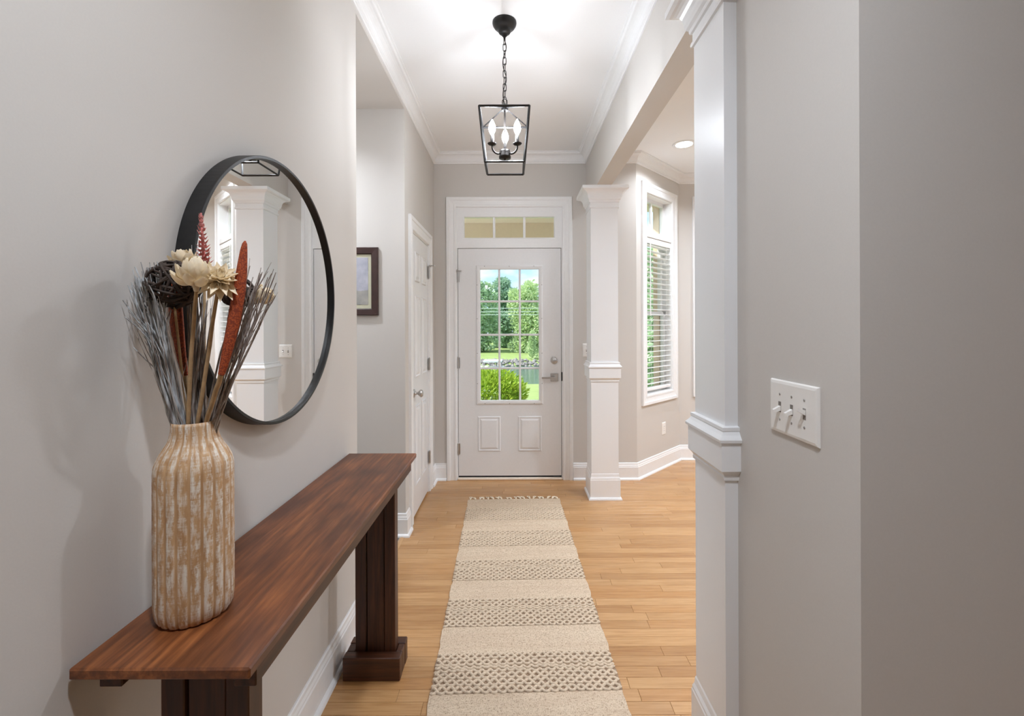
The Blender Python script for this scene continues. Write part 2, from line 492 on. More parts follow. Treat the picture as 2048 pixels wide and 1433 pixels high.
# ------------------------------------------------------------------ floor planks
PW = 0.0572
floor = thing('floor', 'honey oak strip floor with boards laid across the hall', 'floor', kind='structure')
MB().box(-0.9, 4.2, YB - 0.15, YF + 0.15, -0.12, -0.012).box(1.0, 3.6, YF + 0.15, 4.85, -0.12, -0.012).build('subfloor', 'oak_field', floor)
lens = [0.45, 0.6, 0.75, 0.9, 1.1, 1.35]
pl_mesh = {}
for L in lens:
    me = MB().box(-L / 2 + 0.0004, L / 2 - 0.0004, -PW / 2 + 0.0004, PW / 2 - 0.0004, -0.012, 0, 0.0008).mesh('plank'); me.materials.append(M['oak']); pl_mesh[L] = me
far = MB(); npl = 0
X_LO = -0.735
row = 0; y = YB
while y < 4.80:
    yc = y + PW / 2
    x = X_LO - R.uniform(0.0, 0.5); xmax = 4.0 if yc < YF else 3.5
    if yc > YF + 0.02: x = 1.0
    while x < xmax:
        L = R.choice(lens)
        inview = 1.25 < yc and -0.735 < x + L and (x - 0.1) / max(yc, .1) < 0.42
        if x < X_LO < x + L:               # boards stop at the passage carpet
            far_x0 = X_LO; Lc = x + L - X_LO
            if inview and npl < 290 and Lc > 0.05:
                me = MB().box(-Lc / 2 + 0.0004, Lc / 2 - 0.0004, -PW / 2 + 0.0004, PW / 2 - 0.0004, -0.012, 0, 0.0008).mesh('plank'); me.materials.append(M['oak'])
                link('plank', me, floor, (X_LO + Lc / 2, yc, 0)); npl += 1
            elif Lc > 0.01: far.box(X_LO, x + L - 0.0008, y + 0.0004, y + PW - 0.0004, -0.012, 0)
        elif inview and npl < 290:
            link('plank', pl_mesh[L], floor, (x + L / 2, yc, 0)); npl += 1
        else:
            far.box(x + 0.0004, x + L - 0.0004, y + 0.0004, y + PW - 0.0004, -0.012, 0)
        x += L
    y += PW; row += 1
tag(far.build('outlying_planks', 'oak_field', floor), kind='stuff')
struct(MB().box(-2.3, X_LO - 0.012, Y_END, Y_REC, -0.1, -0.002).build('floor_passage', 'carpet'), 'dark grey carpet of the side passage', 'floor')
struct(MB().loft([[(X_LO - 0.02, yy, -0.01), (X_LO - 0.018, yy, 0.002), (X_LO - 0.002, yy, 0.006), (X_LO + 0.012, yy, 0.002), (X_LO + 0.014, yy, -0.01)] for yy in (Y_END, Y_REC)]).build('trim_threshold', 'oak_field'), 'thin oak threshold strip at the edge of the passage carpet', 'trim')

# ------------------------------------------------------------------ base, crown, casing
BASE = [(0, 0), (0.030, 0), (0.030, 0.006), (0.027, 0.014), (0.020, 0.019), (0.016, 0.020), (0.016, 0.112), (0.013, 0.118), (0.013, 0.124), (0.009, 0.134), (0.008, 0.146), (0.005, 0.150), (0, 0.150)]
def crown_prof(z=CEIL):
    p = [(0, -0.090), (0.008, -0.090), (0.010, -0.082), (0.016, -0.078), (0.016, -0.070)]
    for k in range(7):
        a = k / 6 * PI / 2
        p.append((0.018 + 0.042 * (1 - math.cos(a)), -0.068 + 0.046 * math.sin(a)))
    p += [(0.064, -0.018), (0.066, -0.010), (0.075, -0.008), (0.075, 0), (0, 0)]
    return [(a, z + b) for a, b in p]
CR = crown_prof()
def base(name, path, label):
    struct(MB().sweep(BASE, path).build(name, 'trim'), label, 'baseboard')
base('baseboard_left', [(XL, YB), (XL, Y_END), (-2.3, Y_END)][::1] if False else [(XL, YB), (XL, Y_END)], 'tall white baseboard below the round mirror wall')
base('baseboard_passage', [(-2.3, Y_REC), (XL, Y_REC), (XL, 3.072)], 'white baseboard turning the corner from passage to closet door')
base('baseboard_closet', [(XL, 3.878), (XL, YF), (DX0 - 0.085, YF)], 'short white baseboard between closet door and front door')
base('baseboard_front', [(DX1 + 0.085, YF)] + BAY[:4] + [(XD, YF)], 'white baseboard running from the front door around the bay')
base('baseboard_right', [(XR2 + 0.0, 1.0), (3.9, 1.0)][::-1], 'white baseboard on the dining side of the corner wall')
base('baseboard_hall', [(3.2, YD), (XR, YD), (XR, 1.285)][::-1][::-1], 'white baseboard below the triple switch wall')
struct(MB().sweep(CR, [(XL, YB), (XL, YF), (XR, YF), (XR, YD), (3.2, YD)]).build('trim_foyer_crown', 'trim'), 'white crown moulding around the foyer ceiling', 'crown moulding')
struct(MB().sweep(CR, [(XR2, 0.99), (XR2, YF)] + BAY + [(XD, YF), (XD, 0.99)], True).build('trim_dining_crown', 'trim'), 'white crown moulding around the dining bay ceiling', 'crown moulding')
CAS = [(-0.006, -0.004), (-0.006, 0.010), (-0.002, 0.013), (0.012, 0.013), (0.016, 0.010), (0.050, 0.014), (0.056, 0.020), (0.079, 0.021), (0.082, 0.018), (0.082, -0.004)]

# ------------------------------------------------------------------ front door with transom
YD_IN = 0.012        # leaf face behind wall face
door = thing('door_front', 'white front door with twelve glass panes and two raised panels', 'door', (0, YF, 0), kind='structure')
door.name = 'door_1'
struct(MB().casing(DX0, DX1, 0, DZ1, CAS, False).build('trim_front_door', 'trim', None, (0, YF, 0)), 'white moulded casing around the front door and transom', 'trim')
LX0, LX1, LZ0, LZ1 = -0.508, 0.412, 0.034, 2.067
# frame
fr = MB()
fr.box(DX0, LX0 - 0.004, 0.004, T, 0, DZ1).box(LX1 + 0.004, DX1, 0.004, T, 0, DZ1)
fr.box(LX0 - 0.004, LX1 + 0.004, 0.004, T, LZ1 + 0.004, 2.125)
fr.build('door_frame', 'trim', door)
MB().box(LX0 - 0.004, LX0 + 0.002, 0.030, 0.05, LZ0, LZ1 + 0.004).box(LX1 - 0.002, LX1 + 0.004, 0.030, 0.05, LZ0, LZ1 + 0.004).box(LX0, LX1, 0.03, 0.05, LZ1 - 0.002, LZ1 + 0.004).build('weatherstrip', 'dark_gap', door)
MB().box(LX0 - 0.004, LX1 + 0.004, -0.012, 0.16, 0.0, 0.018, 0.004).build('threshold', 'tan_light', door)
MB().box(LX0, LX1, 0.016, 0.05, 0.018, 0.034).build('door_sweep', 'dark_gap', door)
# leaf with the glazed opening
GX0, GX1, GZ0, GZ1 = -0.325, 0.228, 0.694, 1.895
y0, y1 = YD_IN, YD_IN + 0.044
lf = MB()
lf.box(LX0, GX0, y0, y1, LZ0, LZ1).box(GX1, LX1, y0, y1, LZ0, LZ1).box(GX0, GX1, y0, y1, GZ1, LZ1).box(GX0, GX1, y0, y1, LZ0, GZ0)
leaf = lf.build('door_leaf', 'door', door)
LPROF = [(-0.008, -0.01), (-0.008, 0.006), (-0.004, 0.012), (0.014, 0.014), (0.024, 0.012), (0.030, 0.004), (0.030, -0.01)]
lite = MB().casing(GX0 + 0.008, GX1 - 0.008, GZ0 + 0.008, GZ1 - 0.008, LPROF, True, y0).build('lite_frame', 'door', door)
sc_me = MB().lathe([(0.0035, 0), (0.0035, 0.001), (0.002, 0.002)], 8).mesh('screw'); sc_me.materials.append(M['slot'])
for (sx, sz) in [(GX0 - 0.012, z) for z in (0.86, 1.13, 1.44, 1.74)] + [(GX1 + 0.012, z) for z in (0.86, 1.13, 1.44, 1.74)] + [(x, GZ0 - 0.012) for x in (-0.27, -0.05, 0.17)] + [(x, GZ1 + 0.012) for x in (-0.27, -0.05, 0.17)]:
    link('screw', sc_me, lite, (sx, y0 - 0.0135, sz), (PI / 2, 0, 0))
nx, nz, mw = 3, 4, 0.018
gw, gh = GX1 - GX0, GZ1 - GZ0
for i in range(1, nx):
    x = GX0 + gw * i / nx
    MB().box(x - mw / 2, x + mw / 2, y0 + 0.006, y1 - 0.006, GZ0, GZ1, 0.003).build('muntin', 'door', door)
for k in range(1, nz):
    z = GZ0 + gh * k / nz
    for i in range(nx):
        MB().box(GX0 + gw * i / nx + (mw / 2 if i else 0), GX0 + gw * (i + 1) / nx - (mw / 2 if i < nx - 1 else 0), y0 + 0.006, y1 - 0.006, z - mw / 2, z + mw / 2, 0.003).build('muntin', 'door', door)
pn = MB().box(-gw / nx / 2 + 0.002, gw / nx / 2 - 0.002, -0.002, 0.002, -gh / nz / 2 + 0.002, gh / nz / 2 - 0.002).mesh('pane'); pn.materials.append(M['glass'])
for i in range(nx):
    for k in range(nz):
        link('pane', pn, door, (GX0 + gw * (i + .5) / nx, (y0 + y1) / 2, GZ0 + gh * (k + .5) / nz))
def raised(x0, x1, z0, z1, parent, yf, mat='door', k=1.0):
    """an embossed panel: sunk moulding and a raised field"""
    prof = [(0, 0.0005), (0.004, 0.004), (0.010, 0.005), (0.016, 0.0015), (0.020, 0.0012), (0.036, 0.006)]
    rings = [[(x0 + o, yf - d * k, z0 + o), (x1 - o, yf - d * k, z0 + o), (x1 - o, yf - d * k, z1 - o), (x0 + o, yf - d * k, z1 - o)] for o, d in prof]
    mb = MB(); mb.loft(rings, True, True)
    return mb.build('raised_panel', mat, parent)
raised(-0.335, -0.132, 0.252, 0.565, door, y0, 'door', 1.5)
raised(0.025, 0.236, 0.252, 0.565, door, y0, 'door', 1.5)
db = MB().lathe([(0.031, 0), (0.031, 0.006), (0.027, 0.010), (0.020, 0.011), (0.018, 0.016), (0.010, 0.018)], 28).build('deadbolt', 'nickel', door, (0.350, y0, 1.063)); db.rotation_euler = (PI / 2, 0, 0)
MB().box(-0.016, 0.016, -0.005, 0.005, 0.016, 0.028, 0.002).build('thumb_turn', 'nickel', db)
rose = MB().box(-0.035, 0.035, -0.009, 0, -0.035, 0.035, 0.003).build('lever_rose', 'nickel', door, (0.350, y0, 0.912))
lv = MB().tube([(0, -0.005, 0), (0, -0.045, 0)], 0.010, 12)
lv.box(-0.115, 0.012, -0.052, -0.040, -0.008, 0.008, 0.002)
lv.build('lever', 'nickel', rose)
MB().box(-0.004, 0.006, -0.004, 0.02, -0.04, 0.04, 0.003).build('latch_strike', 'black', door, (LX1 + 0.004, 0.004, 0.92))
def hinge(parent, x, y, z, rz=0, stop=False):
    h = MB(); h.tube([(0, -0.008, -0.05), (0, -0.008, 0.05)], 0.007, 10); h.box(-0.016, 0.016, -0.004, 0.0, -0.048, 0.048)
    h.tube([(0, -0.008, 0.05), (0, -0.008, 0.056)], [0.005, 0.002], 8)
    o = h.build('hinge', 'nickel', parent, (x, y, z)); o.rotation_euler = (0, 0, rz)
    if stop:
        s = MB(); s.tube([(-0.035, -0.014, 0.052), (0, -0.010, 0.055), (0.035, -0.014, 0.050)], 0.004, 6); s.tube([(0.0, -0.010, 0.055), (0.002, -0.05, 0.055)], 0.004, 6)
        s.lathe([(0.008, -0.004), (0.008, 0.004)], 10, (0.0, -0.05, 0.055)); s.build('hinge_stop', 'nickel', o)
for z, st in ((1.815, True), (1.045, False), (0.275, False)): hinge(door, LX0 - 0.002, YD_IN, z, 0, st)
# transom
tr = thing('window_transom', 'three pane transom light above the front door', 'window', (0, YF, 0), kind='structure'); tr.name = 'window_1'
TX0, TX1, TZ0, TZ1 = -0.455, 0.357, 2.158, 2.352
m = MB(); ya, yb = 0.004, 0.07
m.box(LX0 - 0.004, TX0, ya, yb, 2.125, DZ1).box(TX1, LX1 + 0.004, ya, yb, 2.125, DZ1).box(TX0, TX1, ya, yb, 2.125, TZ0).box(TX0, TX1, ya, yb, TZ1, DZ1)
m.build('transom_frame', 'trim', tr)
tw = (TX1 - TX0) / 3
for i in (1, 2): MB().box(TX0 + tw * i - 0.011, TX0 + tw * i + 0.011, 0.008, 0.05, TZ0, TZ1, 0.003).build('muntin', 'trim', tr)
for i in range(3): MB().box(TX0 + tw * i + 0.011, TX0 + tw * (i + 1) - 0.011, 0.03, 0.034, TZ0, TZ1).build('pane', 'glass', tr)
MB().casing(TX0, TX1, TZ0, TZ1, [(-0.006, -0.03), (-0.006, -0.006), (0.0, 0.002), (0.01, 0.003), (0.012, -0.03)], True, ya).build('glazing_bead', 'trim', tr)

# ------------------------------------------------------------------ closet door (in the left wall, hinged on the far side)
cl = thing('door_closet', 'white six panel closet door in the left wall', 'door', (XL, 0, 0), PI / 2, kind='structure'); cl.name = 'door_2'
# local x = world y, local -y = world +x (room side)
CY0, CY1, CZ1 = 3.16, 3.79, 2.055
struct(MB().casing(CY0, CY1, 0, CZ1, CAS, False).build('trim_closet_door', 'trim', None, (XL, 0, 0)), 'white moulded casing around the closet door', 'trim').rotation_euler = (0, 0, PI / 2)
MB().box(CY0, CY0 + 0.016, 0, 0.13, 0, CZ1).box(CY1 - 0.016, CY1, 0, 0.13, 0, CZ1).box(CY0, CY1, 0, 0.13, CZ1 - 0.016, CZ1).build('door_frame', 'trim', cl)
MB().box(CY0 + 0.019, CY1 - 0.019, 0.004, 0.040, 0.015, CZ1 - 0.019).build('door_leaf', 'door', cl)
MB().box(CY0 + 0.016, CY1 - 0.016, 0.045, 0.05, 0.0, CZ1 - 0.016).build('gap_shade_panel', 'dark_gap', cl)  # black sheet behind the leaf, paints the shade in the gaps around it
w0, w1 = CY0 + 0.019, CY1 - 0.019; pw = (w1 - w0 - 0.1 * 2 - 0.09) / 2
for a in (w0 + 0.1, w0 + 0.1 + pw + 0.09):
    for z0_, z1_ in ((0.22, 0.80), (1.0, 1.60), (1.70, 1.92)):
        raised(a, a + pw, z0_, z1_, cl, 0.004, 'door', 1.9)
kn = MB().lathe([(0.030, 0), (0.030, 0.005), (0.024, 0.009), (0.011, 0.012), (0.010, 0.030), (0.018, 0.038), (0.027, 0.048), (0.027, 0.058), (0.020, 0.066), (0.006, 0.069)], 24).build('door_knob', 'nickel', cl, (w0 + 0.065, 0.004, 0.895)); kn.rotation_euler = (PI / 2, 0, 0)
for z, st in ((1.82, True), (1.06, False), (0.29, False)): hinge(cl, CY1 - 0.017, -0.002, z, 0, st)

# ------------------------------------------------------------------ bay windows with blinds
def bay_window(n, A, B, s0, s1, z0, z1, wall_name, wlabel, label, blabel):
    A, B = Vector(A), Vector(B); ang = math.atan2(B.y - A.y, B.x - A.x)
    wall_seg(wall_name, A, B, wlabel, [(s0, s1, z0, z1)], ext=0.0)
    w = thing('window_%d' % n, label, 'window', (A.x, A.y, 0), ang, kind='structure')
    MB().casing(s0, s1, z0, z1, CAS).build('casing', 'trim', w)
    MB().box(s0, s0 + 0.014, 0, 0.10, z0, z1).box(s1 - 0.014, s1, 0, 0.10, z0, z1).box(s0, s1, 0, 0.10, z1 - 0.014, z1).box(s0, s1, 0, 0.10, z0, z0 + 0.014).build('jamb', 'trim', w)
    MB().box(s0 - 0.05, s0 + 0.03, 0.125, 0.19, z0 - 0.05, z1 + 0.05).box(s1 - 0.03, s1 + 0.05, 0.125, 0.19, z0 - 0.05, z1 + 0.05).box(s0, s1, 0.125, 0.19, z1 - 0.02, z1 + 0.05).box(s0, s1, 0.125, 0.2, z0 - 0.06, z0 + 0.02).build('exterior_trim', 'tan', w)
    a, b = s0 + 0.014, s1 - 0.014; fw = 0.034
    zt = 2.215; zm = (z0 + zt) / 2 + 0.02
    def sash(name, za, zb, yy, mull):
        o = MB().box(a, a + fw, yy, yy + 0.035, za, zb).box(b - fw, b, yy, yy + 0.035, za, zb).box(a, b, yy, yy + 0.035, za, za + fw).box(a, b, yy, yy + 0.035, zb - fw, zb).build(name, 'trim', w)
        mid = (a + b) / 2; xs = [a + fw, b - fw]
        if mull:
            MB().box(mid - 0.011, mid + 0.011, yy + 0.004, yy + 0.03, za + fw, zb - fw, 0.003).build('muntin', 'trim', o)
            xs = [a + fw, mid - 0.011, mid + 0.011, b - fw]
        for i in range(0, len(xs), 2):
            MB().box(xs[i], xs[i + 1], yy + 0.015, yy + 0.019, za + fw, zb - fw).build('pane', 'glass', o)
    MB().box(a, b, 0.0, 0.125, zt - 0.02, zt + 0.03, 0.003).build('mullion_rail', 'trim', w)
    sash('transom_sash', zt + 0.03, z1 - 0.014, 0.075, True)
    sash('upper_sash', zm - 0.02, zt - 0.02, 0.10, False)
    sash('lower_sash', z0 + 0.014, zm + 0.02, 0.07, False)
    bl = thing('window_blind', blabel, 'blind', (A.x, A.y, 0), ang, 'white slatted blinds in the bay windows')
    p, q = a + 0.004, b - 0.004
    MB().box(p, q, 0.006, 0.058, zt - 0.075, zt - 0.022, 0.003).build('head_rail', 'slat', bl)
    zb0 = z0 + 0.05
    MB().box(p, q, 0.008, 0.056, zb0 - 0.012, zb0 + 0.016, 0.004).build('bottom_rail', 'slat', bl)
    L = (q - p) / 2 - 0.001
    prof = [(-0.024, 0.0), (-0.012, 0.003), (0, 0.004), (0.012, 0.003), (0.024, 0.0), (0.024, -0.0028), (0.012, 0.0), (0, 0.001), (-0.012, 0.0), (-0.024, -0.0028)]
    sm = MB().loft([[(x, y, z) for y, z in prof] for x in (-L, L)]).mesh('slat'); sm.materials.append(M['slat'])
    z = zb0 + 0.05; 
    while z < zt - 0.085:
        link('slat', sm, bl, ((p + q) / 2, 0.032, z), (math.radians(-4.5), 0, 0)); z += 0.05
    for x in (p + 0.09, q - 0.09):
        MB().tube([(x, 0.006, zb0), (x, 0.006, zt - 0.05)], 0.0013, 4).build('ladder_cord', 'slat', bl)
        MB().tube([(x, 0.058, zb0), (x, 0.058, zt - 0.05)], 0.0013, 4).build('ladder_cord', 'slat', bl)
    MB().tube([(p + 0.06, -0.004, zt - 0.06), (p + 0.06, -0.004, zt - 0.75)], 0.004, 6).build('tilt_wand', 'slat', bl)
bay_window(2, BAY[0], BAY[1], 0.165, 0.69, 0.725, 2.605, 'wall_bay_left', 'angled greige bay wall facing the viewer with the outlet', 'tall white framed window with transom in the angled bay wall', 'white slatted blind in the angled window behind the far column')
bay_window(3, BAY[1], BAY[2], 0.22, 1.00, 0.725, 2.605, 'wall_bay_front', 'outer greige wall of the bay just left of the near column', 'wide white framed window in the outer bay wall, its edge showing', 'white slatted blind in the outer bay window, mostly hidden by the near column')
bay_window(4, BAY[2], BAY[3], 0.15, 0.675, 0.725, 2.605, 'wall_bay_right', 'angled greige bay wall on the far side', 'tall white framed window in the far angled bay wall', 'white slatted blind in the far angled window of the bay')

# ------------------------------------------------------------------ columns
def column(cx, cy, label):
    c = thing('column', label, 'column', (cx, cy, 0), 0, 'square white foyer columns')
    MB().squares(0, 0, [(0.131, 0), (0.131, 0.006), (0.127, 0.016), (0.121, 0.019), (0.119, 0.020), (0.119, 0.155), (0.117, 0.160), (0.117, 0.168), (0.112, 0.180), (0.110, 0.200), (0.1075, 0.206)]).build('plinth', 'column', c)
    MB().squares(0, 0, [(0.1075, 0.206), (0.1075, 2.305)]).build('shaft', 'column', c)
    MB().squares(0, 0, [(0.1075, 0.930), (0.113, 0.931), (0.114, 0.940), (0.112, 0.943), (0.114, 0.948), (0.121, 0.956), (0.125, 0.960), (0.125, 1.040), (0.131, 1.042), (0.132, 1.050), (0.129, 1.054), (0.122, 1.062), (0.117, 1.071), (0.119, 1.074), (0.119, 1.083), (0.1075, 1.086)]).build('band_moulding', 'column', c)
    cove = [(0.132 + 0.038 * (1 - math.cos(k / 6 * PI / 2)), 2.385 + 0.050 * math.sin(k / 6 * PI / 2)) for k in range(7)]
    MB().squares(0, 0, [(0.1075, 2.302), (0.115, 2.304), (0.117, 2.311), (0.115, 2.318), (0.111, 2.320), (0.111, 2.347), (0.118, 2.350), (0.120, 2.357), (0.120, 2.362), (0.128, 2.370), (0.130, 2.378)] + cove + [(0.174, 2.438), (0.180, 2.442), (0.180, BEAM_Z)]).build('capital', 'column', c)
column(COLX, COLY_FAR, 'square white column standing beside the front door end of the rug')
column(COLX, COLY_NEAR, 'large near square white column beside the triple light switch')

# ------------------------------------------------------------------ console table
TY0, TY1, TX_0, TX_1, TZ = 0.722, 1.945, -0.712, -0.423, 0.832
tb = thing('console_table', 'narrow dark walnut stained console table against the left wall', 'table', (-0.5675, (TY0 + TY1) / 2, 0))
ox, oy = -0.5675, (TY0 + TY1) / 2
def tbox(name, mat, x0, x1, ya, yb, z0, z1, c=0.002): 
    cx, cy, cz = (x0 + x1) / 2, (ya + yb) / 2, (z0 + z1) / 2
    return MB().box(x0 - cx, x1 - cx, ya - cy, yb - cy, z0 - cz, z1 - cz, c).build(name, mat, tb, (cx - ox, cy - oy, cz))
tbox('tabletop', 'walnut_top', TX_0, TX_1, TY0, TY1, TZ - 0.019, TZ, 0.003)
tbox('rail', 'walnut_y', -0.468, -0.430, TY0 + 0.03, TY1 - 0.07, TZ - 0.053, TZ - 0.019)
tbox('rail', 'walnut_y', -0.690, -0.652, TY0 + 0.03, TY1 - 0.07, TZ - 0.053, TZ - 0.019)
for (a, b) in ((0.813, 0.858), (1.80, 1.845)):
    zt_ = TZ - 0.050
    for (x0, x1, d) in ((-0.636, -0.594, 0), (-0.591, -0.523, 0.006), (-0.520, -0.478, 0)):
        tbox('leg_board', 'walnut_z', x0, x1, a + d, b - d, 0.02, TZ - 0.019 if d else TZ - 0.0195)
    for q in (a - 0.041, b + 0.001): tbox('foot_board', 'walnut_x', -0.672, -0.450, q, q + 0.040, 0, 0.09, 0.003)
    for (x0, x1) in ((-0.671, -0.638), (-0.476, -0.451)): tbox('foot_block', 'walnut_x', x0, x1, a, b, 0, 0.088, 0.003)

# ------------------------------------------------------------------ vase and dried arrangement
VX, VY, VH = -0.612, 0.868, 0.364
RV = 0.0645
vprof = [(0.052, 0.0), (0.058, 0.003), (0.0625, 0.012), (RV, 0.03), (RV, 0.10), (RV * 1.0, 0.20), (RV, 0.27), (0.0635, 0.283), (0.0605, 0.294), (0.055, 0.306), (0.048, 0.318), (0.0425, 0.328), (0.0395, 0.337), (0.0375, 0.348), (0.0370, 0.358), (0.0365, VH)]
def vase():
    mb = MB(); n = NFL * 8; rings = []
    def ring(r, z, k=1.0):
        out = []
        for i in range(n):
            a = 2 * PI * i / n; f = abs((i % 8) / 8 - 0.5) if True else 0
            g = max(0.0, 1 - min(i % 8, 8 - i % 8) / 2.0)      # groove at every 8th vertex
            rr = r * (1 - k * 0.045 * g); out.append((rr * math.cos(a), rr * math.sin(a), z))
        return out
    # grooves fall half a cell from the flute centre used in the material
    for r, z in vprof: rings.append(ring(r, z, 1.0 if z < VH - 0.01 else 0.6))
    for r, z in ((0.0345, VH), (0.031, VH - 0.003), (0.031, VH - 0.03), (0.045, VH - 0.07), (0.056, VH - 0.11), (0.056, 0.02)): rings.append(ring(r, z, 0))
    mb.loft(rings, True, True, True)
    o = mb.build('vase', 'vase', None, (VX, VY, TZ)); o.rotation_euler = (0, 0, PI / NFL)
    return tag(o, 'tall ribbed tan vase with worn white wash standing on the console table', 'vase')
vase()
def at(px, py, Y): return Vector(((px - 1030) * Y / F, Y, EYE - (py - 652) * Y / F))
NECK = Vector((VX, VY, TZ + VH))
def neck(dx=0.0, dy=0.0, dz=-0.06): return NECK + Vector((dx, dy, dz))
def curve_pts(p, q, bend, n=8, jit=0.0):
    p, q = Vector(p), Vector(q); d = q - p; out = []
    side = Vector((R.uniform(-1, 1), R.uniform(-1, 1), 0)); side = side - d * side.dot(d) / d.length_squared
    for i in range(n + 1):
        t = i / n
        o = p + d * t + side * bend * math.sin(PI * t) + Vector((R.uniform(-jit, jit), R.uniform(-jit, jit), 0)) * (1 if 0 < i else 0)
        o.x = max(o.x, XL + 0.006); out.append(o)
    return out
def twig(parent, p, q, r0, mat, forks=2):
    mb = MB(); pts = curve_pts(p, q, R.uniform(-0.010, 0.010), 8, 0.0016)
    mb.tube(pts, [r0 * (1 - 0.72 * i / 8) for i in range(9)], 5)
    for _ in range(forks):
        k = R.randint(4, 7); b = pts[k]; d = (pts[-1] - pts[k - 1]).normalized()
        e = b + (d + Vector((R.uniform(-.45, .45), R.uniform(-.45, .45), R.uniform(-.1, .3)))).normalized() * R.uniform(0.025, 0.07)
        e.x = max(e.x, XL + 0.006)
        mb.tube([b, (b + e) / 2 + Vector((R.uniform(-.002, .002), 0, R.uniform(0, .003))), e], [r0 * .4, r0 * .3, r0 * .2], 4)
    return mb.build('twig', mat, parent)
def bundle(label, n, base_px, tops, Ys, r, mat, forks=2, spread=0.006):
    t = thing('twig_bundle', label, 'twigs', tuple(NECK), 0, 'dried twig bundles in the vase')
    for i in range(n):
        (xa, ya), (xb, yb) = tops
        u = R.random(); px = xa + (xb - xa) * u + R.uniform(-10, 10); py = ya + (yb - ya) * u + R.uniform(-22, 34)
        q = at(px, py, R.uniform(*Ys)) - NECK
        b = neck(base_px[0] + R.uniform(-spread, spread), base_px[1] + R.uniform(-spread, spread), R.uniform(-.07, -.03)) - NECK
        q.x = max(q.x, XL + 0.012 - NECK.x)
        # curve_pts clamps in world space, so build in world and shift
        tw = twig(None, NECK + b, NECK + q, R.uniform(*r), mat, forks)
        tw.parent = t; tw.location = -NECK
    return t
bundle('silver grey twig bundle leaning left out of the vase', 40, (-0.014, -0.010), ((262, 545), (318, 540)), (0.808, 0.85), (0.0024, 0.0044), 'twig', 3, 0.012)
bundle('grey brown twig bundle leaning right out of the vase towards the mirror', 26, (0.016, 0.004), ((500, 545), (562, 560)), (0.84, 0.89), (0.0016, 0.0032), 'twig_brown', 2, 0.009)
bundle('upright thick grey stems in the middle of the vase', 15, (0.0, 0.008), ((375, 575), (432, 590)), (0.87, 0.90), (0.0026, 0.0045), 'twig_brown', 0, 0.014)
bundle('thin loose twigs fanning sideways from the vase', 9, (0.0, -0.008), ((258, 620), (320, 600)), (0.805, 0.83), (0.0010, 0.0016), 'twig_brown', 1, 0.012)
bundle('fine grey twig tips rising behind the pink flower spike', 7, (-0.006, 0.014), ((362, 500), (430, 500)), (0.89, 0.93), (0.0012, 0.0020), 'twig', 1, 0.008)

def stem(parent, p, q, r0, r1, mat, bend=0.004):
    o = MB().tube(curve_pts(p, q, bend, 8, 0.0006), [r0 + (r1 - r0) * i / 8 for i in range(9)], 7).build('stem', mat, parent); return o
def petal_mesh(L, W, cup, curl, point=0.0, nu=7, nv=5):
    """petal growing along +z from origin, bulging to +x (outside)"""
    front, vs = [], []
    for i in range(nu + 1):
        u = i / nu
        w = W * (math.sin(PI * min(1, (u * 0.82 + 0.12))) ** (0.7 + point)) if point < 0.5 else W * math.sin(PI * (u * 0.8 + 0.14)) ** 0.8 * (1 - 0.75 * max(0, u - .6) / .4)
        for j in range(nv):
            v = j / (nv - 1) * 2 - 1
            vs.append((cup * math.sin(PI * u * 0.9) + curl * u * u - 0.35 * w * v * v, w * v * 0.5, L * u))
    fs = [(i * nv + j, i * nv + j + 1, (i + 1) * nv + j + 1, (i + 1) * nv + j) for i in range(nu) for j in range(nv - 1)]
    th = 0.0008; off = len(vs)
    vs2 = [(x - th, y, z) for x, y, z in vs]
    fs2 = [tuple(k + off for k in f[::-1]) for f in fs]
    return MB().add(vs + vs2, fs + fs2, True).mesh('petal')
def flower(label, c, axis, base_pt, layers, meshes, head_r, mat='cream', stem_r=(0.0032, 0.0038), heart=None):
    t = thing('dried_flower', label, 'dried flower', tuple(base_pt), 0, 'cream dried flowers in the vase')
    c = Vector(c); axis = Vector(axis).normalized()
    rotq = Vector((0, 0, 1)).rotation_difference(axis).to_matrix().to_4x4()
    h = c - axis * head_r * 0.8
    for (cnt, tilt, mesh, ph, lift) in layers:
        for k in range(cnt):
            a = 2 * PI * (k + ph) / cnt + R.uniform(-.08, .08)
            Mx = Matrix.Translation(h - Vector(base_pt)) @ rotq @ Matrix.Rotation(a, 4, 'Z') @ Matrix.Translation((0.004, 0, lift)) @ Matrix.Rotation(tilt + R.uniform(-.14, .14), 4, 'Y')
            o = link('petal', meshes[mesh], t); o.matrix_local = Mx
    cal = MB().tube([h - axis * 0.013, h - axis * 0.004, h + axis * 0.006], [0.004, 0.006, 0.010], 10); cal.build('calyx', mat, t, -Vector(base_pt))
    if heart:
        MB().lathe([(heart, 0), (heart * 1.1, heart * .5), (heart * .8, heart), (heart * .2, heart * 1.3)], 12).build('flower_heart', mat, t, tuple(c - Vector(base_pt) - axis * heart))
    s = stem(None, base_pt, h - axis * 0.008, stem_r[1], stem_r[0], 'stem'); s.parent = t; s.location = -Vector(base_pt)
    return t
pm = {'big': petal_mesh(0.040, 0.023, 0.010, -0.008, 0.35), 'mid': petal_mesh(0.037, 0.020, 0.009, -0.009, 0.35), 'small': petal_mesh(0.028, 0.020, 0.006, -0.010),
      'strap': petal_mesh(0.036, 0.0150, 0.002, 0.007, 1.0), 'strap_s': petal_mesh(0.028, 0.0135, 0.002, 0.002, 1.0), 'strap_t': petal_mesh(0.017, 0.010, 0.002, -0.003, 1.0)}
for me in pm.values(): me.materials.append(M['cream'])
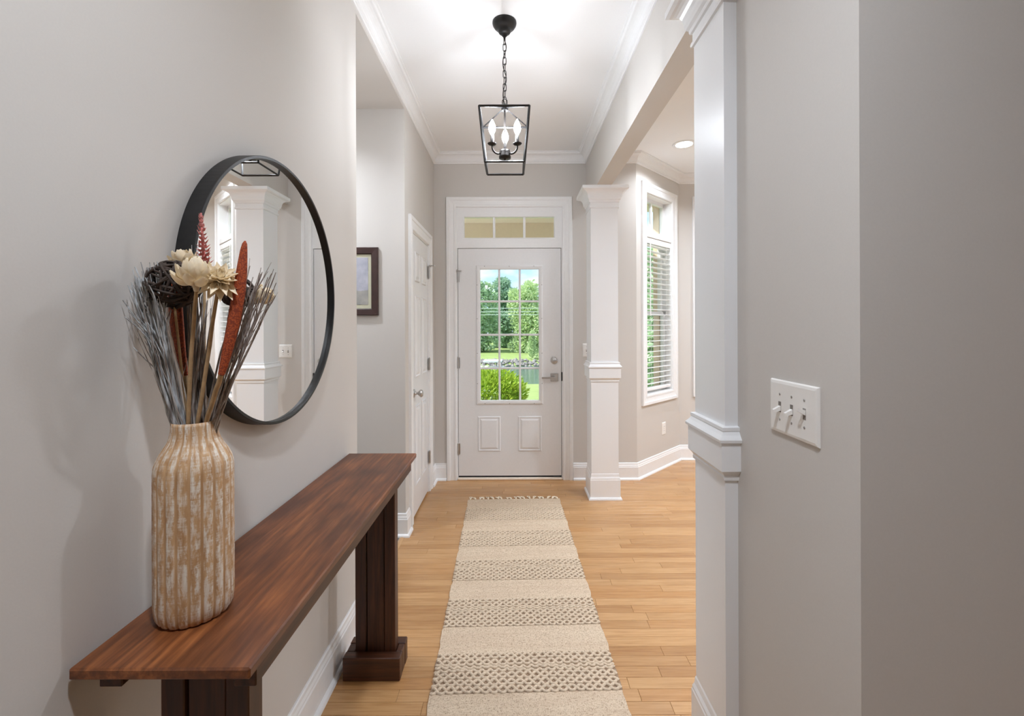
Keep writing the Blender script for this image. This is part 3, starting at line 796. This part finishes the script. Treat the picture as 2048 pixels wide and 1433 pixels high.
flower('cream rose-like dried flower with cupped petals in front of the vine ball', at(391, 543, 0.80), (0.12, -0.25, 1), neck(0.0, -0.018, -0.03),
       [(9, 1.12, 'big', 0, 0.0), (9, 0.84, 'big', .5, 0.003), (8, 0.60, 'mid', .2, 0.007), (7, 0.38, 'mid', .6, 0.010), (5, 0.14, 'mid', .3, 0.012)], pm, 0.026)
flower('cream daisy-like dried flower with pointed strap petals beside the rust spike', at(440, 556, 0.815), (0.5, -0.55, 0.75), neck(0.010, -0.012, -0.03),
       [(14, 1.75, 'strap', 0, 0.0), (13, 1.35, 'strap', .5, 0.004), (11, 1.0, 'strap_s', .2, 0.008), (9, 0.7, 'strap_s', .6, 0.010), (8, 0.35, 'strap_t', .3, 0.014)], pm, 0.012, heart=0.006)
flower('small cream cupped dried flower at the right among the twigs', at(526, 590, 0.90), (0.75, -0.1, 0.5), neck(0.018, 0.012, -0.03),
       [(6, 0.85, 'small', 0, 0), (6, 0.6, 'small', .5, 0.002), (5, 0.35, 'small', .2, 0.004), (3, 0.1, 'small', .3, .006)], pm, 0.018, stem_r=(0.0015, 0.0018))
flower('flat cream dried flower half hidden on top of the vine ball', at(368, 522, 0.90), (-0.2, -0.2, 1), neck(-0.012, 0.016, -0.03),
       [(8, 1.35, 'small', 0, 0), (7, 1.15, 'small', .5, 0.002), (5, 0.8, 'small', .2, 0.004)], pm, 0.01)

def vine_ball(label, c, r, base_pt, n=20):
    t = thing('vine_ball', label, 'vine ball', tuple(base_pt), 0, 'woven vine balls in the vase')
    c = Vector(c); base_pt = Vector(base_pt)
    for k in range(n):
        ax = Vector((R.gauss(0, 1), R.gauss(0, 1), R.gauss(0, 1))).normalized()
        u = ax.orthogonal().normalized(); w = ax.cross(u); off = R.uniform(-.35, .35) * r; rr = math.sqrt(r * r - off * off) * R.uniform(.9, 1.0)
        pts = [c - base_pt + ax * off + (u * math.cos(a) + w * math.sin(a)) * rr * (1 + 0.03 * math.sin(5 * a + k)) for a in [2 * PI * i / 26 for i in range(26)]]
        MB().tube(pts, R.uniform(0.0018, 0.0032), 5, True, True).build('vine', 'vine', t)
    s = stem(None, base_pt, c - Vector((0, 0, r * .95)), 0.0028, 0.0022, 'stem'); s.parent = t; s.location = -base_pt
vine_ball('large dark woven vine ball at the left behind the cream flower', at(349, 566, 0.846), 0.0440, neck(-0.008, 0.0, -0.03), 24)
vine_ball('smaller dark woven vine ball hidden behind the rust spike', at(476, 583, 0.905), 0.030, neck(0.012, 0.014, -0.03), 20)

def rust_spike(label, pts_px, widths, Y, base_pt):
    t = thing('seed_spike', label, 'dried spike', tuple(base_pt), 0, 'rust orange seed spikes in the vase')
    P = [at(x, y, Y) for x, y in pts_px]; bp = Vector(base_pt); rings = []
    for i, p in enumerate(P):
        d = (P[min(i + 1, len(P) - 1)] - P[max(i - 1, 0)]).normalized(); u = d.cross(Vector((0, -1, 0))).normalized(); w = d.cross(u)
        rings.append([p - bp + u * widths[i] * math.cos(a) + w * widths[i] * 0.62 * math.sin(a) for a in [2 * PI * k / 16 for k in range(16)]])
    MB().loft(rings, True, True, True).build('seed_head', 'rust', t)
    s = stem(None, bp, P[-1], 0.0040, widths[-1] * 0.8, 'stem', 0.001); s.parent = t; s.location = -bp
rust_spike('tall rust orange seed spike pointing up in front of the mirror', [(491, 480), (490, 486), (488, 500), (484, 540), (477, 590), (468, 640), (457, 690), (447, 730), (442, 748)],
           [0.0012, 0.0045, 0.0065, 0.0098, 0.0118, 0.0115, 0.0098, 0.0078, 0.0058], 0.832, neck(0.016, -0.004, -0.03))
rust_spike('darker rust orange seed spike behind the vine ball', [(352, 511), (352, 518), (351, 540), (350, 590), (353, 640), (360, 700), (369, 750)],
           [0.002, 0.006, 0.010, 0.0130, 0.0130, 0.0105, 0.0065], 0.895, neck(-0.014, 0.012, -0.03))

def pink_spike():
    Y = 0.905; base_pt = neck(0.0, 0.018, -0.03)
    t = thing('flower_spike', 'dusty pink dried flower spike rising against the mirror', 'dried spike', tuple(base_pt))
    tip, bot = at(403, 432, Y), at(409, 524, Y); mb = MB()
    for k in range(12):
        u = k / 11; p = tip.lerp(bot, u) - base_pt; rr = (0.0042 + 0.0100 * u) * R.uniform(.85, 1.12)
        cnt = 4 + int(4 * u)
        for i in range(cnt):
            a = 2 * PI * (i + .5 * (k % 2)) / cnt + R.uniform(-.35, .35); d = Vector((math.cos(a), math.sin(a), 0)); s = Vector((-math.sin(a), math.cos(a), 0))
            w = 0.0030 + 0.0020 * u; e = p + d * rr * R.uniform(.9, 1.25) + Vector((0, 0, R.uniform(0.002, 0.008)))
            b = p + d * rr * .2 - Vector((0, 0, 0.002)); mid = p + d * rr * .62 + Vector((0, 0, -0.001))
            mb.add([b, mid + s * w, e, mid - s * w, mid - Vector((0, 0, 0.0022))], [(0, 1, 2), (0, 2, 3), (0, 4, 1), (0, 3, 4), (1, 4, 2), (4, 3, 2)])
    tag(mb.build('bracts', 'pink', t), kind='stuff')
    MB().tube([tip - base_pt + Vector((0, 0, .008)), tip - base_pt, bot - base_pt], [0.0016, 0.0022, 0.0034], 7).build('spike_core', 'pink', t)
    s = stem(None, base_pt, bot, 0.003, 0.0026, 'stem'); s.parent = t; s.location = -base_pt
pink_spike()

# ------------------------------------------------------------------ round mirror
MY, MZ, MR, MD = 1.338, 1.474, 0.379, 0.040
mir = thing('wall_mirror', 'round black framed mirror hanging on the left wall above the console', 'mirror', (XL, MY, MZ))
fm = MB().lathe([(MR - 0.020, 0.0), (MR, 0.0), (MR, MD - 0.001), (MR - 0.001, MD), (MR - 0.0075, MD), (MR - 0.0085, MD - 0.001), (MR - 0.0085, MD - 0.013), (MR - 0.020, MD - 0.013), (MR - 0.020, 0.0)], 160, cap=False)
fm.s = [False] * len(fm.s)
fo = fm.build('frame', 'black', mir); fo.rotation_euler = (0, PI / 2, 0)
go = MB().lathe([(0.0001, 0), (MR - 0.009, 0), (MR - 0.009, 0.004), (0.0001, 0.004)], 160, smooth=False, cap=False).build('mirror_glass', 'mirror', mir, (MD - 0.0165, 0, 0)); go.rotation_euler = (0, PI / 2, 0)

# ------------------------------------------------------------------ framed picture in the passage
pic = thing('framed_picture', 'dark framed print with pale mat on the passage wall', 'picture', (-1.062, Y_REC, 1.668))
pw_, ph_ = 0.170, 0.222
MB().casing(-pw_ + 0.045, pw_ - 0.045, -ph_ + 0.045, ph_ - 0.045, [(0, 0.0), (0, 0.012), (0.006, 0.018), (0.041, 0.022), (0.045, 0.018), (0.045, 0.0)]).build('frame', 'frame_wood', pic)
MB().box(-pw_ + 0.044, pw_ - 0.044, -0.008, 0, -ph_ + 0.044, ph_ - 0.044).build('mat_board', 'mat_board', pic)
MB().box(-pw_ + 0.066, pw_ - 0.066, -0.0095, -0.007, -ph_ + 0.070, ph_ - 0.066).build('print', 'art', pic)

# ------------------------------------------------------------------ lantern pendant
PX, PY = -0.048, 2.30
lan = thing('pendant_lantern', 'black open frame lantern with three candle bulbs hanging from the ceiling', 'pendant lamp', (PX, PY, CEIL))
Z = lambda z: z - CEIL
MB().lathe([(0.060, 0.0), (0.061, -0.006), (0.059, -0.014), (0.053, -0.024), (0.043, -0.034), (0.034, -0.040), (0.033, -0.044), (0.029, -0.053), (0.020, -0.060), (0.013, -0.062), (0.013, -0.069), (0.007, -0.073), (0.005, -0.086)], 36).build('canopy', 'black', lan)
def link_mesh(h, w, r):
    pts = []
    for k in range(16):
        a = 2 * PI * k / 16; x = w * math.cos(a); z = w * math.sin(a) + (h - w) * (1 if math.sin(a) > 0.01 else (-1 if math.sin(a) < -0.01 else 0)); pts.append((x, 0, z))
    me = MB().tube(pts, r, 6, True, True).mesh('chain_link'); me.materials.append(M['black']); return me
lk = link_mesh(0.0195, 0.0085, 0.0019)
zc = Z(2.815) ; k = 0
while zc > Z(2.500):
    link('chain_link', lk, lan, (0, 0, zc), (R.uniform(-.04, .04), 0, (0.45 if k % 2 else 0.45 + PI / 2))); zc -= 0.0335; k += 1
cord = [(0.009 * math.sin(t * 13), 0.009 * math.cos(t * 13), Z(2.825) - t * 0.335) for t in [i / 40 for i in range(41)]]
MB().tube(cord, 0.0022, 6).build('cord', 'black', lan)
HUB, ZT, ZB, A1, A2, BW = Z(2.472), Z(2.431), Z(2.172), 0.1205, 0.0945, 0.008
c4 = [(-1, -1), (1, -1), (1, 1), (-1, 1)]
for i in range(4):
    a, b = c4[i], c4[(i + 1) % 4]
    MB().bar((a[0] * A1, a[1] * A1, ZT), (b[0] * A1, b[1] * A1, ZT), BW).build('top_bar', 'black', lan)
    MB().bar((a[0] * A2, a[1] * A2, ZB), (b[0] * A2, b[1] * A2, ZB), BW).build('bottom_bar', 'black', lan)
    MB().bar((a[0] * A1, a[1] * A1, ZT), (a[0] * A2, a[1] * A2, ZB), BW).build('corner_bar', 'black', lan)
    MB().bar((a[0] * A1, a[1] * A1, ZT), (a[0] * 0.012, a[1] * 0.012, HUB + 0.002), BW * .75).build('roof_bar', 'black', lan)
MB().lathe([(0.016, HUB - 0.010), (0.018, HUB - 0.004), (0.018, HUB + 0.006), (0.006, HUB + 0.012), (0.004, HUB + 0.02)], 20).build('hub', 'black', lan)
lp = link_mesh(0.017, 0.013, 0.002); link('hanging_loop', lp, lan, (0, 0, HUB + 0.033))
MB().tube([(0, 0, HUB), (0, 0, Z(2.255))], 0.0052, 10).build('centre_rod', 'bronze', lan)
MB().lathe([(0.006, Z(2.264)), (0.026, Z(2.262)), (0.028, Z(2.252)), (0.028, Z(2.236)), (0.030, Z(2.232)), (0.030, Z(2.222)), (0.010, Z(2.220)), (0.007, Z(2.218)), (0.006, Z(2.208)), (0.002, Z(2.206))], 28).build('candle_hub', 'bronze', lan)
bulb_prof = [(0.006, 0), (0.009, 0.006), (0.0155, 0.020), (0.0175, 0.032), (0.0155, 0.046), (0.010, 0.060), (0.004, 0.072), (0.0006, 0.078)]
bm_ = MB().lathe(bulb_prof, 16).mesh('candle_bulb'); bm_.materials.append(M['bulb'])
for a in (PI / 2, PI / 2 + 2 * PI / 3, PI / 2 - 2 * PI / 3):
    d = Vector((math.cos(a), math.sin(a), 0)); e = d * 0.072; zb = Z(2.277)
    pts = [d * 0.024 + Vector((0, 0, Z(2.246)))] + [d * (0.040 + 0.032 * math.sin(t)) + Vector((0, 0, Z(2.240) + 0.028 * (1 - math.cos(t)) - 0.003)) for t in [i / 6 * PI / 2 for i in range(7)]] + [e + Vector((0, 0, zb))]
    arm = MB().tube(pts, 0.0048, 8).build('arm', 'bronze', lan)
    MB().lathe([(0.006, zb - 0.004), (0.018, zb), (0.0235, zb + 0.006), (0.0220, zb + 0.006), (0.010, zb + 0.001)], 22, (e.x, e.y, 0)).build('drip_dish', 'bronze', arm)
    MB().lathe([(0.0085, zb), (0.0085, zb + 0.048), (0.006, zb + 0.049)], 14, (e.x, e.y, 0)).build('candle_sleeve', 'bronze', arm)
    link('bulb', bm_, arm, (e.x, e.y, zb + 0.049))

# ------------------------------------------------------------------ recessed lamps (each with its own light)
def recessed(x, y, label, watts=CAN_W):
    t = thing('recessed_light', label, 'ceiling light', (x, y, CEIL), 0, 'recessed ceiling lights')
    MB().lathe([(0.068, -0.001), (0.072, -0.004), (0.095, -0.003), (0.097, 0.0), (0.068, 0.0)], 40, cap=False).build('trim_ring', 'trim', t)
    MB().lathe([(0.0001, -0.0015), (0.0685, -0.0015), (0.0685, -0.0005), (0.0001, -0.0005)], 40, cap=False).build('lens', 'can', t)
    ld = bpy.data.lights.new('lamp', 'AREA'); ld.shape = 'DISK'; ld.size = 0.13; ld.energy = watts; ld.spread = math.radians(140); ld.color = (0.90, 0.975, 1.08)
    lo = bpy.data.objects.new('lamp', ld); COL.objects.link(lo); lo.parent = t; lo.location = (0, 0, -0.006)
recessed(1.44, 3.86, 'round recessed ceiling light glowing above the bay', CAN_W * 0.55)
recessed(2.9, 3.6, 'recessed ceiling light over the right of the dining room')
recessed(1.7, 2.3, 'recessed ceiling light over the near left of the dining room')
recessed(2.9, 2.0, 'recessed ceiling light over the near right of the dining room')
recessed(-0.05, 0.2, 'added fill light in the hall ceiling above the viewpoint', CAN_W * 0.84)  # unseen lamp, added to brighten the left wall near the camera
recessed(0.9, -2.2, 'added fill light in the hall ceiling behind the viewpoint', CAN_W * 0.36)  # added out of view as fill for the near walls
recessed(-1.5, 2.5, 'added fill light in the side passage ceiling', CAN_W * 0.62)  # no visible fixture here, lamp added to lift the passage brightness
# the added passage lamp sits in the lower ceiling
for o in bpy.data.objects:
    if o.get('label') == 'added fill light in the side passage ceiling': o.location.z = REC_CEIL

# ------------------------------------------------------------------ switches and outlet
def plate(name, label, cat, loc, rz, w, h, gangs, toggles):
    t = thing(name, label, cat, loc, rz)
    e = 0.006
    MB().loft([[(-w / 2, 0, -h / 2), (w / 2, 0, -h / 2), (w / 2, 0, h / 2), (-w / 2, 0, h / 2)], [(-w / 2, -0.002, -h / 2), (w / 2, -0.002, -h / 2), (w / 2, -0.002, h / 2), (-w / 2, -0.002, h / 2)],
               [(-w / 2 + e * .4, -0.0055, -h / 2 + e * .4), (w / 2 - e * .4, -0.0055, -h / 2 + e * .4), (w / 2 - e * .4, -0.0055, h / 2 - e * .4), (-w / 2 + e * .4, -0.0055, h / 2 - e * .4)],
               [(-w / 2 + e * 1.4, -0.0068, -h / 2 + e * 1.4), (w / 2 - e * 1.4, -0.0068, -h / 2 + e * 1.4), (w / 2 - e * 1.4, -0.0068, h / 2 - e * 1.4), (-w / 2 + e * 1.4, -0.0068, h / 2 - e * 1.4)]]).build('cover_plate', 'plastic', t)
    for g in range(gangs):
        x = (g - (gangs - 1) / 2) * 0.046
        if toggles:
            MB().box(x - 0.0052, x + 0.0052, -0.0072, -0.006, -0.0125, 0.0125).build('toggle_slot', 'slot', t)
            up = toggles[g]; q = 0.010 * up
            MB().loft([[(x - 0.0048, -0.004, -0.006 + q * .2), (x + 0.0048, -0.004, -0.006 + q * .2), (x + 0.0048, -0.004, 0.006 + q * .2), (x - 0.0048, -0.004, 0.006 + q * .2)],
                       [(x - 0.0038, -0.023, -0.0035 + q), (x + 0.0038, -0.023, -0.0035 + q), (x + 0.0038, -0.023, 0.0035 + q), (x - 0.0038, -0.023, 0.0035 + q)]]).build('toggle', 'plastic', t)
            zs = (-0.030, 0.030)
        else:
            for zz in (-0.0195, 0.0195):
                f = MB().loft([[(0.0165 * math.cos(a), yy, zz + 0.0140 * math.sin(a)) for a in [2 * PI * i / 20 for i in range(20)]] for yy in (-0.006, -0.0085)]).build('receptacle', 'plastic', t)
                for dx in (-0.006, 0.006): MB().box(dx - 0.001, dx + 0.001, -0.009, -0.008, zz - 0.002, zz + 0.005).build('slot', 'slot', f)
            zs = (0.0,)
        for zz in zs:
            o = MB().lathe([(0.0032, 0), (0.0030, 0.0008), (0.001, 0.0012)], 10).build('screw', 'nickel', t, (x, -0.0066, zz)); o.rotation_euler = (PI / 2, 0, 0)
            MB().box(-0.0006, 0.0006, -0.0028, 0.0028, 0.0008, 0.0014).build('screw_slot', 'slot', o)
    return t
# switch wall: room is on the -x side, so local +x runs towards -y (towards the viewer)
plate('light_switch', 'white triple toggle switch plate on the right wall', 'light switch', (XR, 1.038, 1.180), -PI / 2, 0.178, 0.127, 3, (-1, -1, 1))
plate('light_switch', 'white double toggle switch plate on the entry wall, half hidden by the far column', 'light switch', (0.660, YF, 1.155), 0, 0.116, 0.116, 2, (1, -1))
plate('wall_outlet', 'white electrical outlet below the angled bay window', 'outlet', (1.085 + 0.352, YF + 0.352, 0.375), PI / 4, 0.072, 0.117, 1, None)

# ------------------------------------------------------------------ runner rug
RUG_L, RUG_W = 2.44, 0.722
rug = thing('runner_rug', 'long beige woven runner rug with raised wavy bands and fringed end', 'rug', (-0.0135, 3.596, 0.001), math.radians(1.6))
# local: far end at y=0, near end at y=-RUG_L ; x centred
def strip(name, mat, ya, yb, z):
    n = max(2, int((ya - yb) / 0.02)); top, bot = [], []
    rings = []
    for i in range(n + 1):
        y = ya + (yb - ya) * i / n
        e0 = 0.0025 * math.sin(y * 37) + 0.0015 * math.sin(y * 91); e1 = 0.0025 * math.sin(y * 31 + 2) + 0.0015 * math.sin(y * 83)
        rings.append([(-RUG_W / 2 + e0, y, 0.0), (RUG_W / 2 + e1, y, 0.0), (RUG_W / 2 + e1 - .001, y, z), (RUG_W / 4, y, z + 0.0004), (0, y, z), (-RUG_W / 4, y, z + 0.0004), (-RUG_W / 2 + e0 + .001, y, z)])
    return MB().loft(rings).build(name, mat, rug)
edges = [0.0, -0.18]
tex = []
y = -0.18
while y > -RUG_L + 0.2:
    tex.append((y, y - 0.208)); y -= 0.378
yp = 0.0
for a, b in tex:
    strip('flat_weave_band', 'rug_flat', yp, a, 0.005); strip('ground_weave', 'rug_under', a, b, 0.0030)
    mb = MB(); rows = 12; pitch = (a - b) / rows; nwv = 22; lam = RUG_W / nwv
    for r_ in range(rows):
        yy = a - pitch * (r_ + .5); ph = PI * (r_ % 2) if r_ % 4 else PI * ((r_ // 4) % 2)
        pts = []; jr = R.uniform(-.3, .3)
        for i in range(nwv * 8 + 1):
            x = -RUG_W / 2 + 0.003 + (RUG_W - 0.006) * i / (nwv * 8)
            pts.append((x, yy + pitch * (0.29 + 0.07 * math.sin(x * 23 + r_ * 2.1)) * math.sin(2 * PI * x / lam + ph) + 0.0020 * math.sin(x * 31 + jr * 19), 0.0042 + 0.0014 * math.cos(4 * PI * x / lam + ph + jr)))
        mb.tube(pts, 0.0064, 6)
    tag(mb.build('wavy_yarn_band', 'yarn', rug), kind='stuff')
    yp = b
strip('flat_weave_band', 'rug_flat', yp, -RUG_L, 0.005)
for i in range(20):
    x = -RUG_W / 2 + RUG_W * (i + .5) / 20 + R.uniform(-.008, .008); mb = MB()
    a = R.uniform(-.7, .7); L = R.uniform(0.030, 0.052)
    mb.tube([(x, -0.004, 0.004), (x, 0.008, 0.006)], [0.005, 0.0066], 6)
    for s in (-1, 1):
        mb.tube([(x, 0.006, 0.005), (x + s * 0.006 + a * .010, 0.006 + L * .4, 0.006), (x + a * .026 + s * 0.010, 0.006 + L * .8, 0.004), (x + a * .034 - s * 0.004, 0.006 + L, 0.003)], [0.0046, 0.0042, 0.0040, 0.0026], 6)
    mb.build('tassel', 'tassel', rug)

# ------------------------------------------------------------------ porch and garden
struct(MB().box(-2.6, 0.93, YF + T + 0.02, 4.86, -0.12, -0.02).box(-2.6, 1.1, 4.86, 6.06, -0.12, -0.02).build('floor_porch', 'concrete'), 'pale concrete porch slab outside the front door', 'floor')
struct(MB().box(-2.6, 0.93, YF + T + 0.01, 4.86, 2.71, 2.75).box(-2.6, 1.05, 4.86, 6.2, 2.71, 2.75).build('ceiling_porch', 'tan_light'), 'cream porch ceiling seen through the transom', 'ceiling')
struct(MB().box(0.93, 5.0, 4.87, 5.40, 2.72, 2.76).box(0.93, 5.0, 5.36, 5.40, 2.76, 2.94).build('ceiling_eave', 'tan_light'), 'cream roof eave seen through the bay transom', 'ceiling')
struct(MB().box(-2.6, 1.05, 5.9, 6.08, 2.32, 2.71).build('wall_porch_beam', 'tan'), 'tan porch beam seen through the transom', 'beam')
for x, lb in ((-2.3, 'tan porch post left of the entry'), (0.93, 'tan porch post right of the entry')):
    t = thing('porch_post', lb, 'post', (x, 5.99, 0)); MB().box(-0.07, 0.07, -0.07, 0.07, 0.12, 2.22).build('shaft', 'tan', t)
    MB().box(-0.1, 0.1, -0.09, 0.09, -0.01, 0.12, 0.01).build('base', 'tan', t); MB().box(-0.1, 0.1, -0.09, 0.09, 2.22, 2.32, 0.01).build('cap', 'tan', t)
def ground(name, prof, mat, label, cat, x0=-60, x1=90):
    me = MB().loft([[(x, y, z) for y, z in prof] for x in (x0, x1)], False, False).build(name, mat)
    return tag(me, label, cat, kind='structure')
LAKE = -2.6
ground('lawn_near', [(4.0, -0.14), (6.0, -0.16), (8.5, -0.42), (20, -1.72), (30.2, -2.50), (30.8, -2.75)], 'lawn', 'near green lawn sloping down to the water', 'lawn')
ground('lawn_far', [(44.2, -2.9), (45.8, -2.0), (58, -1.72), (90, -0.9)], 'lawn', 'far green lawn across the water', 'lawn')
ground('lake', [(30.0, LAKE), (45.5, LAKE)], 'water', 'green lake cove between the two lawns', 'water')
struct(MB().lathe([(0.9, -0.3), (0.9, 0.03), (0.5, 0.06), (0.001, 0.06)], 24, (0, 0, 0), True, False).build('mulch_bed', 'mulch', None, (-0.42, 7.25, -0.24)), 'brown mulch bed under the bright shrub', 'mulch')

def leaf_blob(mb, n, fn, L, W, RR, up=0.3):
    for _ in range(n):
        p, nrm = fn()
        d = (Vector(nrm) + Vector((RR.gauss(0, .5), RR.gauss(0, .5), RR.gauss(0, .5) + up))).normalized()
        s = d.cross(Vector((RR.gauss(0, 1), RR.gauss(0, 1), RR.gauss(0, 1)))).normalized(); nn = d.cross(s)
        l = L * RR.uniform(.7, 1.3); w = W * RR.uniform(.7, 1.3); p = Vector(p)
        mb.add([p, p + d * l * .5 + s * w * .5 + nn * w * .12, p + d * l, p + d * l * .5 - s * w * .5 + nn * w * .12], [(0, 1, 2), (0, 2, 3)])
def shrub():
    t = thing('garden_shrub', 'bright lime green leafy shrub just outside the front door', 'shrub', (-0.42, 7.25, -0.20))
    RR = random.Random(3); mb = MB()
    def fn():
        while True:
            v = Vector((RR.gauss(0, 1), RR.gauss(0, 1), RR.gauss(0, 1))).normalized()
            if v.z > -0.55: break
        k = RR.uniform(.62, 1.0) * (1 + 0.07 * math.sin(6 * v.x + 4 * v.z))
        return (v.x * .60 * k, v.y * .55 * k, 0.42 + v.z * .46 * k), v
    leaf_blob(mb, 5200, fn, 0.085, 0.032, RR, 0.5)
    tag(mb.build('foliage', 'shrub', t), kind='stuff')
    for i in range(7):
        a = i * 0.9; MB().tube([(0.05 * math.cos(a), 0.05 * math.sin(a), -0.05), (0.18 * math.cos(a), 0.18 * math.sin(a), 0.25), (0.32 * math.cos(a), 0.32 * math.sin(a), 0.5)], [0.014, 0.010, 0.005], 6).build('stem', 'bark', t)
shrub()
def tree_meshes(seed, h, w, leaf, n, conic=False):
    RR = random.Random(seed); mb = MB(); cl_ = []
    for _ in range(46):
        z = RR.uniform(0.06, 0.93) * h; r = w * (math.sin(PI * (0.12 + 0.8 * z / h)) ** 0.7 if not conic else max(.05, 1 - z / h)) 
        a = RR.uniform(0, 2 * PI); q = RR.uniform(0.2, 0.8) * r; cl_.append((Vector((q * math.cos(a), q * math.sin(a), z)), RR.uniform(.45, .8) * (r * .55 + .25)))
    def fn():
        c, r = RR.choice(cl_); v = Vector((RR.gauss(0, 1), RR.gauss(0, 1), RR.gauss(0, 1))).normalized()
        return c + v * r * RR.uniform(.6, 1.05), v
    leaf_blob(mb, n, fn, leaf, leaf * .7, RR, 0.1)
    tk = MB().tube([(0, 0, -0.4), (0.05, 0, h * .3), (-0.05, 0.05, h * .8)], [h * .022, h * .016, h * .005], 7)
    return mb.mesh('foliage'), tk.mesh('trunk')
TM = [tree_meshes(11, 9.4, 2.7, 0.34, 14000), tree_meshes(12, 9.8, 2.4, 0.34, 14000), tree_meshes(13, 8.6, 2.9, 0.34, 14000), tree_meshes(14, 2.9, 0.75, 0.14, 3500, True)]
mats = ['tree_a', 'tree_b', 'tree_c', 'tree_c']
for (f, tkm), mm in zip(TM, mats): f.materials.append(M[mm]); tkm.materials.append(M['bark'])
def tree(i, x, y, z, s, rz, label, group='trees on the far bank'):
    t = thing('tree', label, 'tree', (x, y, z), rz, group); t.scale = (s, s, s)
    tag(link('foliage', TM[i][0], t), kind='stuff'); link('trunk', TM[i][1], t)
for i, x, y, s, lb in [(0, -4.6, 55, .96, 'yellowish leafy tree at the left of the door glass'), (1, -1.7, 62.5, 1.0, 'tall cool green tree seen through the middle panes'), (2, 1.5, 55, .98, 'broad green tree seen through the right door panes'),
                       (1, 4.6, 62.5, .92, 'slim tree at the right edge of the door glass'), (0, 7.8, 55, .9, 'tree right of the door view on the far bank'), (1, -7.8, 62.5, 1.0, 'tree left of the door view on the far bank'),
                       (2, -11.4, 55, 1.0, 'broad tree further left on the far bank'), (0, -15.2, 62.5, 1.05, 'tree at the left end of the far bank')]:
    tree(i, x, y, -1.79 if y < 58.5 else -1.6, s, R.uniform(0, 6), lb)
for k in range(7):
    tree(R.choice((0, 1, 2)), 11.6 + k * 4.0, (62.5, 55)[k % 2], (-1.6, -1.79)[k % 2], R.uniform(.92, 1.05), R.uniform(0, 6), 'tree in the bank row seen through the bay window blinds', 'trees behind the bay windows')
tree(3, 1.78, 46.5, -1.95, 0.98, 0.4, 'small bright green young tree at the right edge of the far shore', 'young shore trees')
for k, (x, y) in enumerate([(5.6, 17), (7.6, 22.5), (10.2, 18)]):
    tree(k % 3, x, y, -1.4 - .09 * (y - 17), 0.62, k * 1.3, ['near garden tree seen through the lower blind slats', 'second garden tree beyond the bay window', 'third garden tree beyond the bay window'][k], 'garden trees near the bay')
# shore stones, dock, power lines
RR = random.Random(5); mb = MB()
for i in range(900):
    x = RR.uniform(-14, 24); u = RR.random(); c = Vector((x, 44.6 + u * 1.1, -2.62 + u * 0.62)); s = RR.uniform(.14, .30)
    vs_ = [c + Vector((dx * s * RR.uniform(.7, 1.1), dy * s * RR.uniform(.6, 1), dz * s * RR.uniform(.5, .8))) for dx, dy, dz in ((1, 0, 0), (-1, 0, 0), (0, 1, 0), (0, -1, 0), (0, 0, 1), (0, 0, -1))]
    mb.add(vs_, [(0, 2, 4), (2, 1, 4), (1, 3, 4), (3, 0, 4), (2, 0, 5), (1, 2, 5), (3, 1, 5), (0, 3, 5)])
tag(mb.build('shore_stones', 'stone'), 'grey riprap stones lining the far shore', 'stones', kind='stuff')
dk = thing('boat_dock', 'white covered boat dock at the left of the far shore', 'dock', (-2.05, 42.6, LAKE))
MB().box(-0.9, 0.85, -0.8, 0.8, 0.60, 0.78, 0.05).build('canopy', 'dock', dk)
MB().box(-1.5, 1.0, -1.0, 1.0, -0.05, 0.16, 0.02).build('deck', 'dock', dk)
for x in (-0.85, -0.3, 0.3, 0.8):
    for yy in (-0.72, 0.72): MB().tube([(x, yy, 0.1), (x, yy, 0.62)], 0.035, 6).build('post', 'stone', dk)
for i, (py, sl) in enumerate(((617, .3), (624, .1), (630, .1))):
    Y = 50.0; z = EYE - (py - 652) * Y / F
    MBt = MB().tube([(x, Y, z + 0.00018 * (x) ** 2) for x in range(-26, 27, 4)], 0.028, 5)
    tag(MBt.build('power_line', 'cable'), ['uppermost pale power line crossing in front of the trees', 'middle pale power line crossing in front of the trees', 'lowest pale power line crossing in front of the trees'][i], 'power line', 'power lines over the far bank')
for x, lb in ((-26, 'wooden utility pole at the left end of the power lines'), (26, 'wooden utility pole at the right end of the power lines')):
    t = thing('utility_pole', lb, 'utility pole', (x, 50, -1.95)); MB().tube([(0, 0.12, -0.3), (0, 0.12, 6.2)], [0.14, 0.10], 10).build('pole', 'bark', t); MB().box(-0.06, 0.06, -0.1, 0.3, 5.2, 5.35).build('cross_arm', 'bark', t)
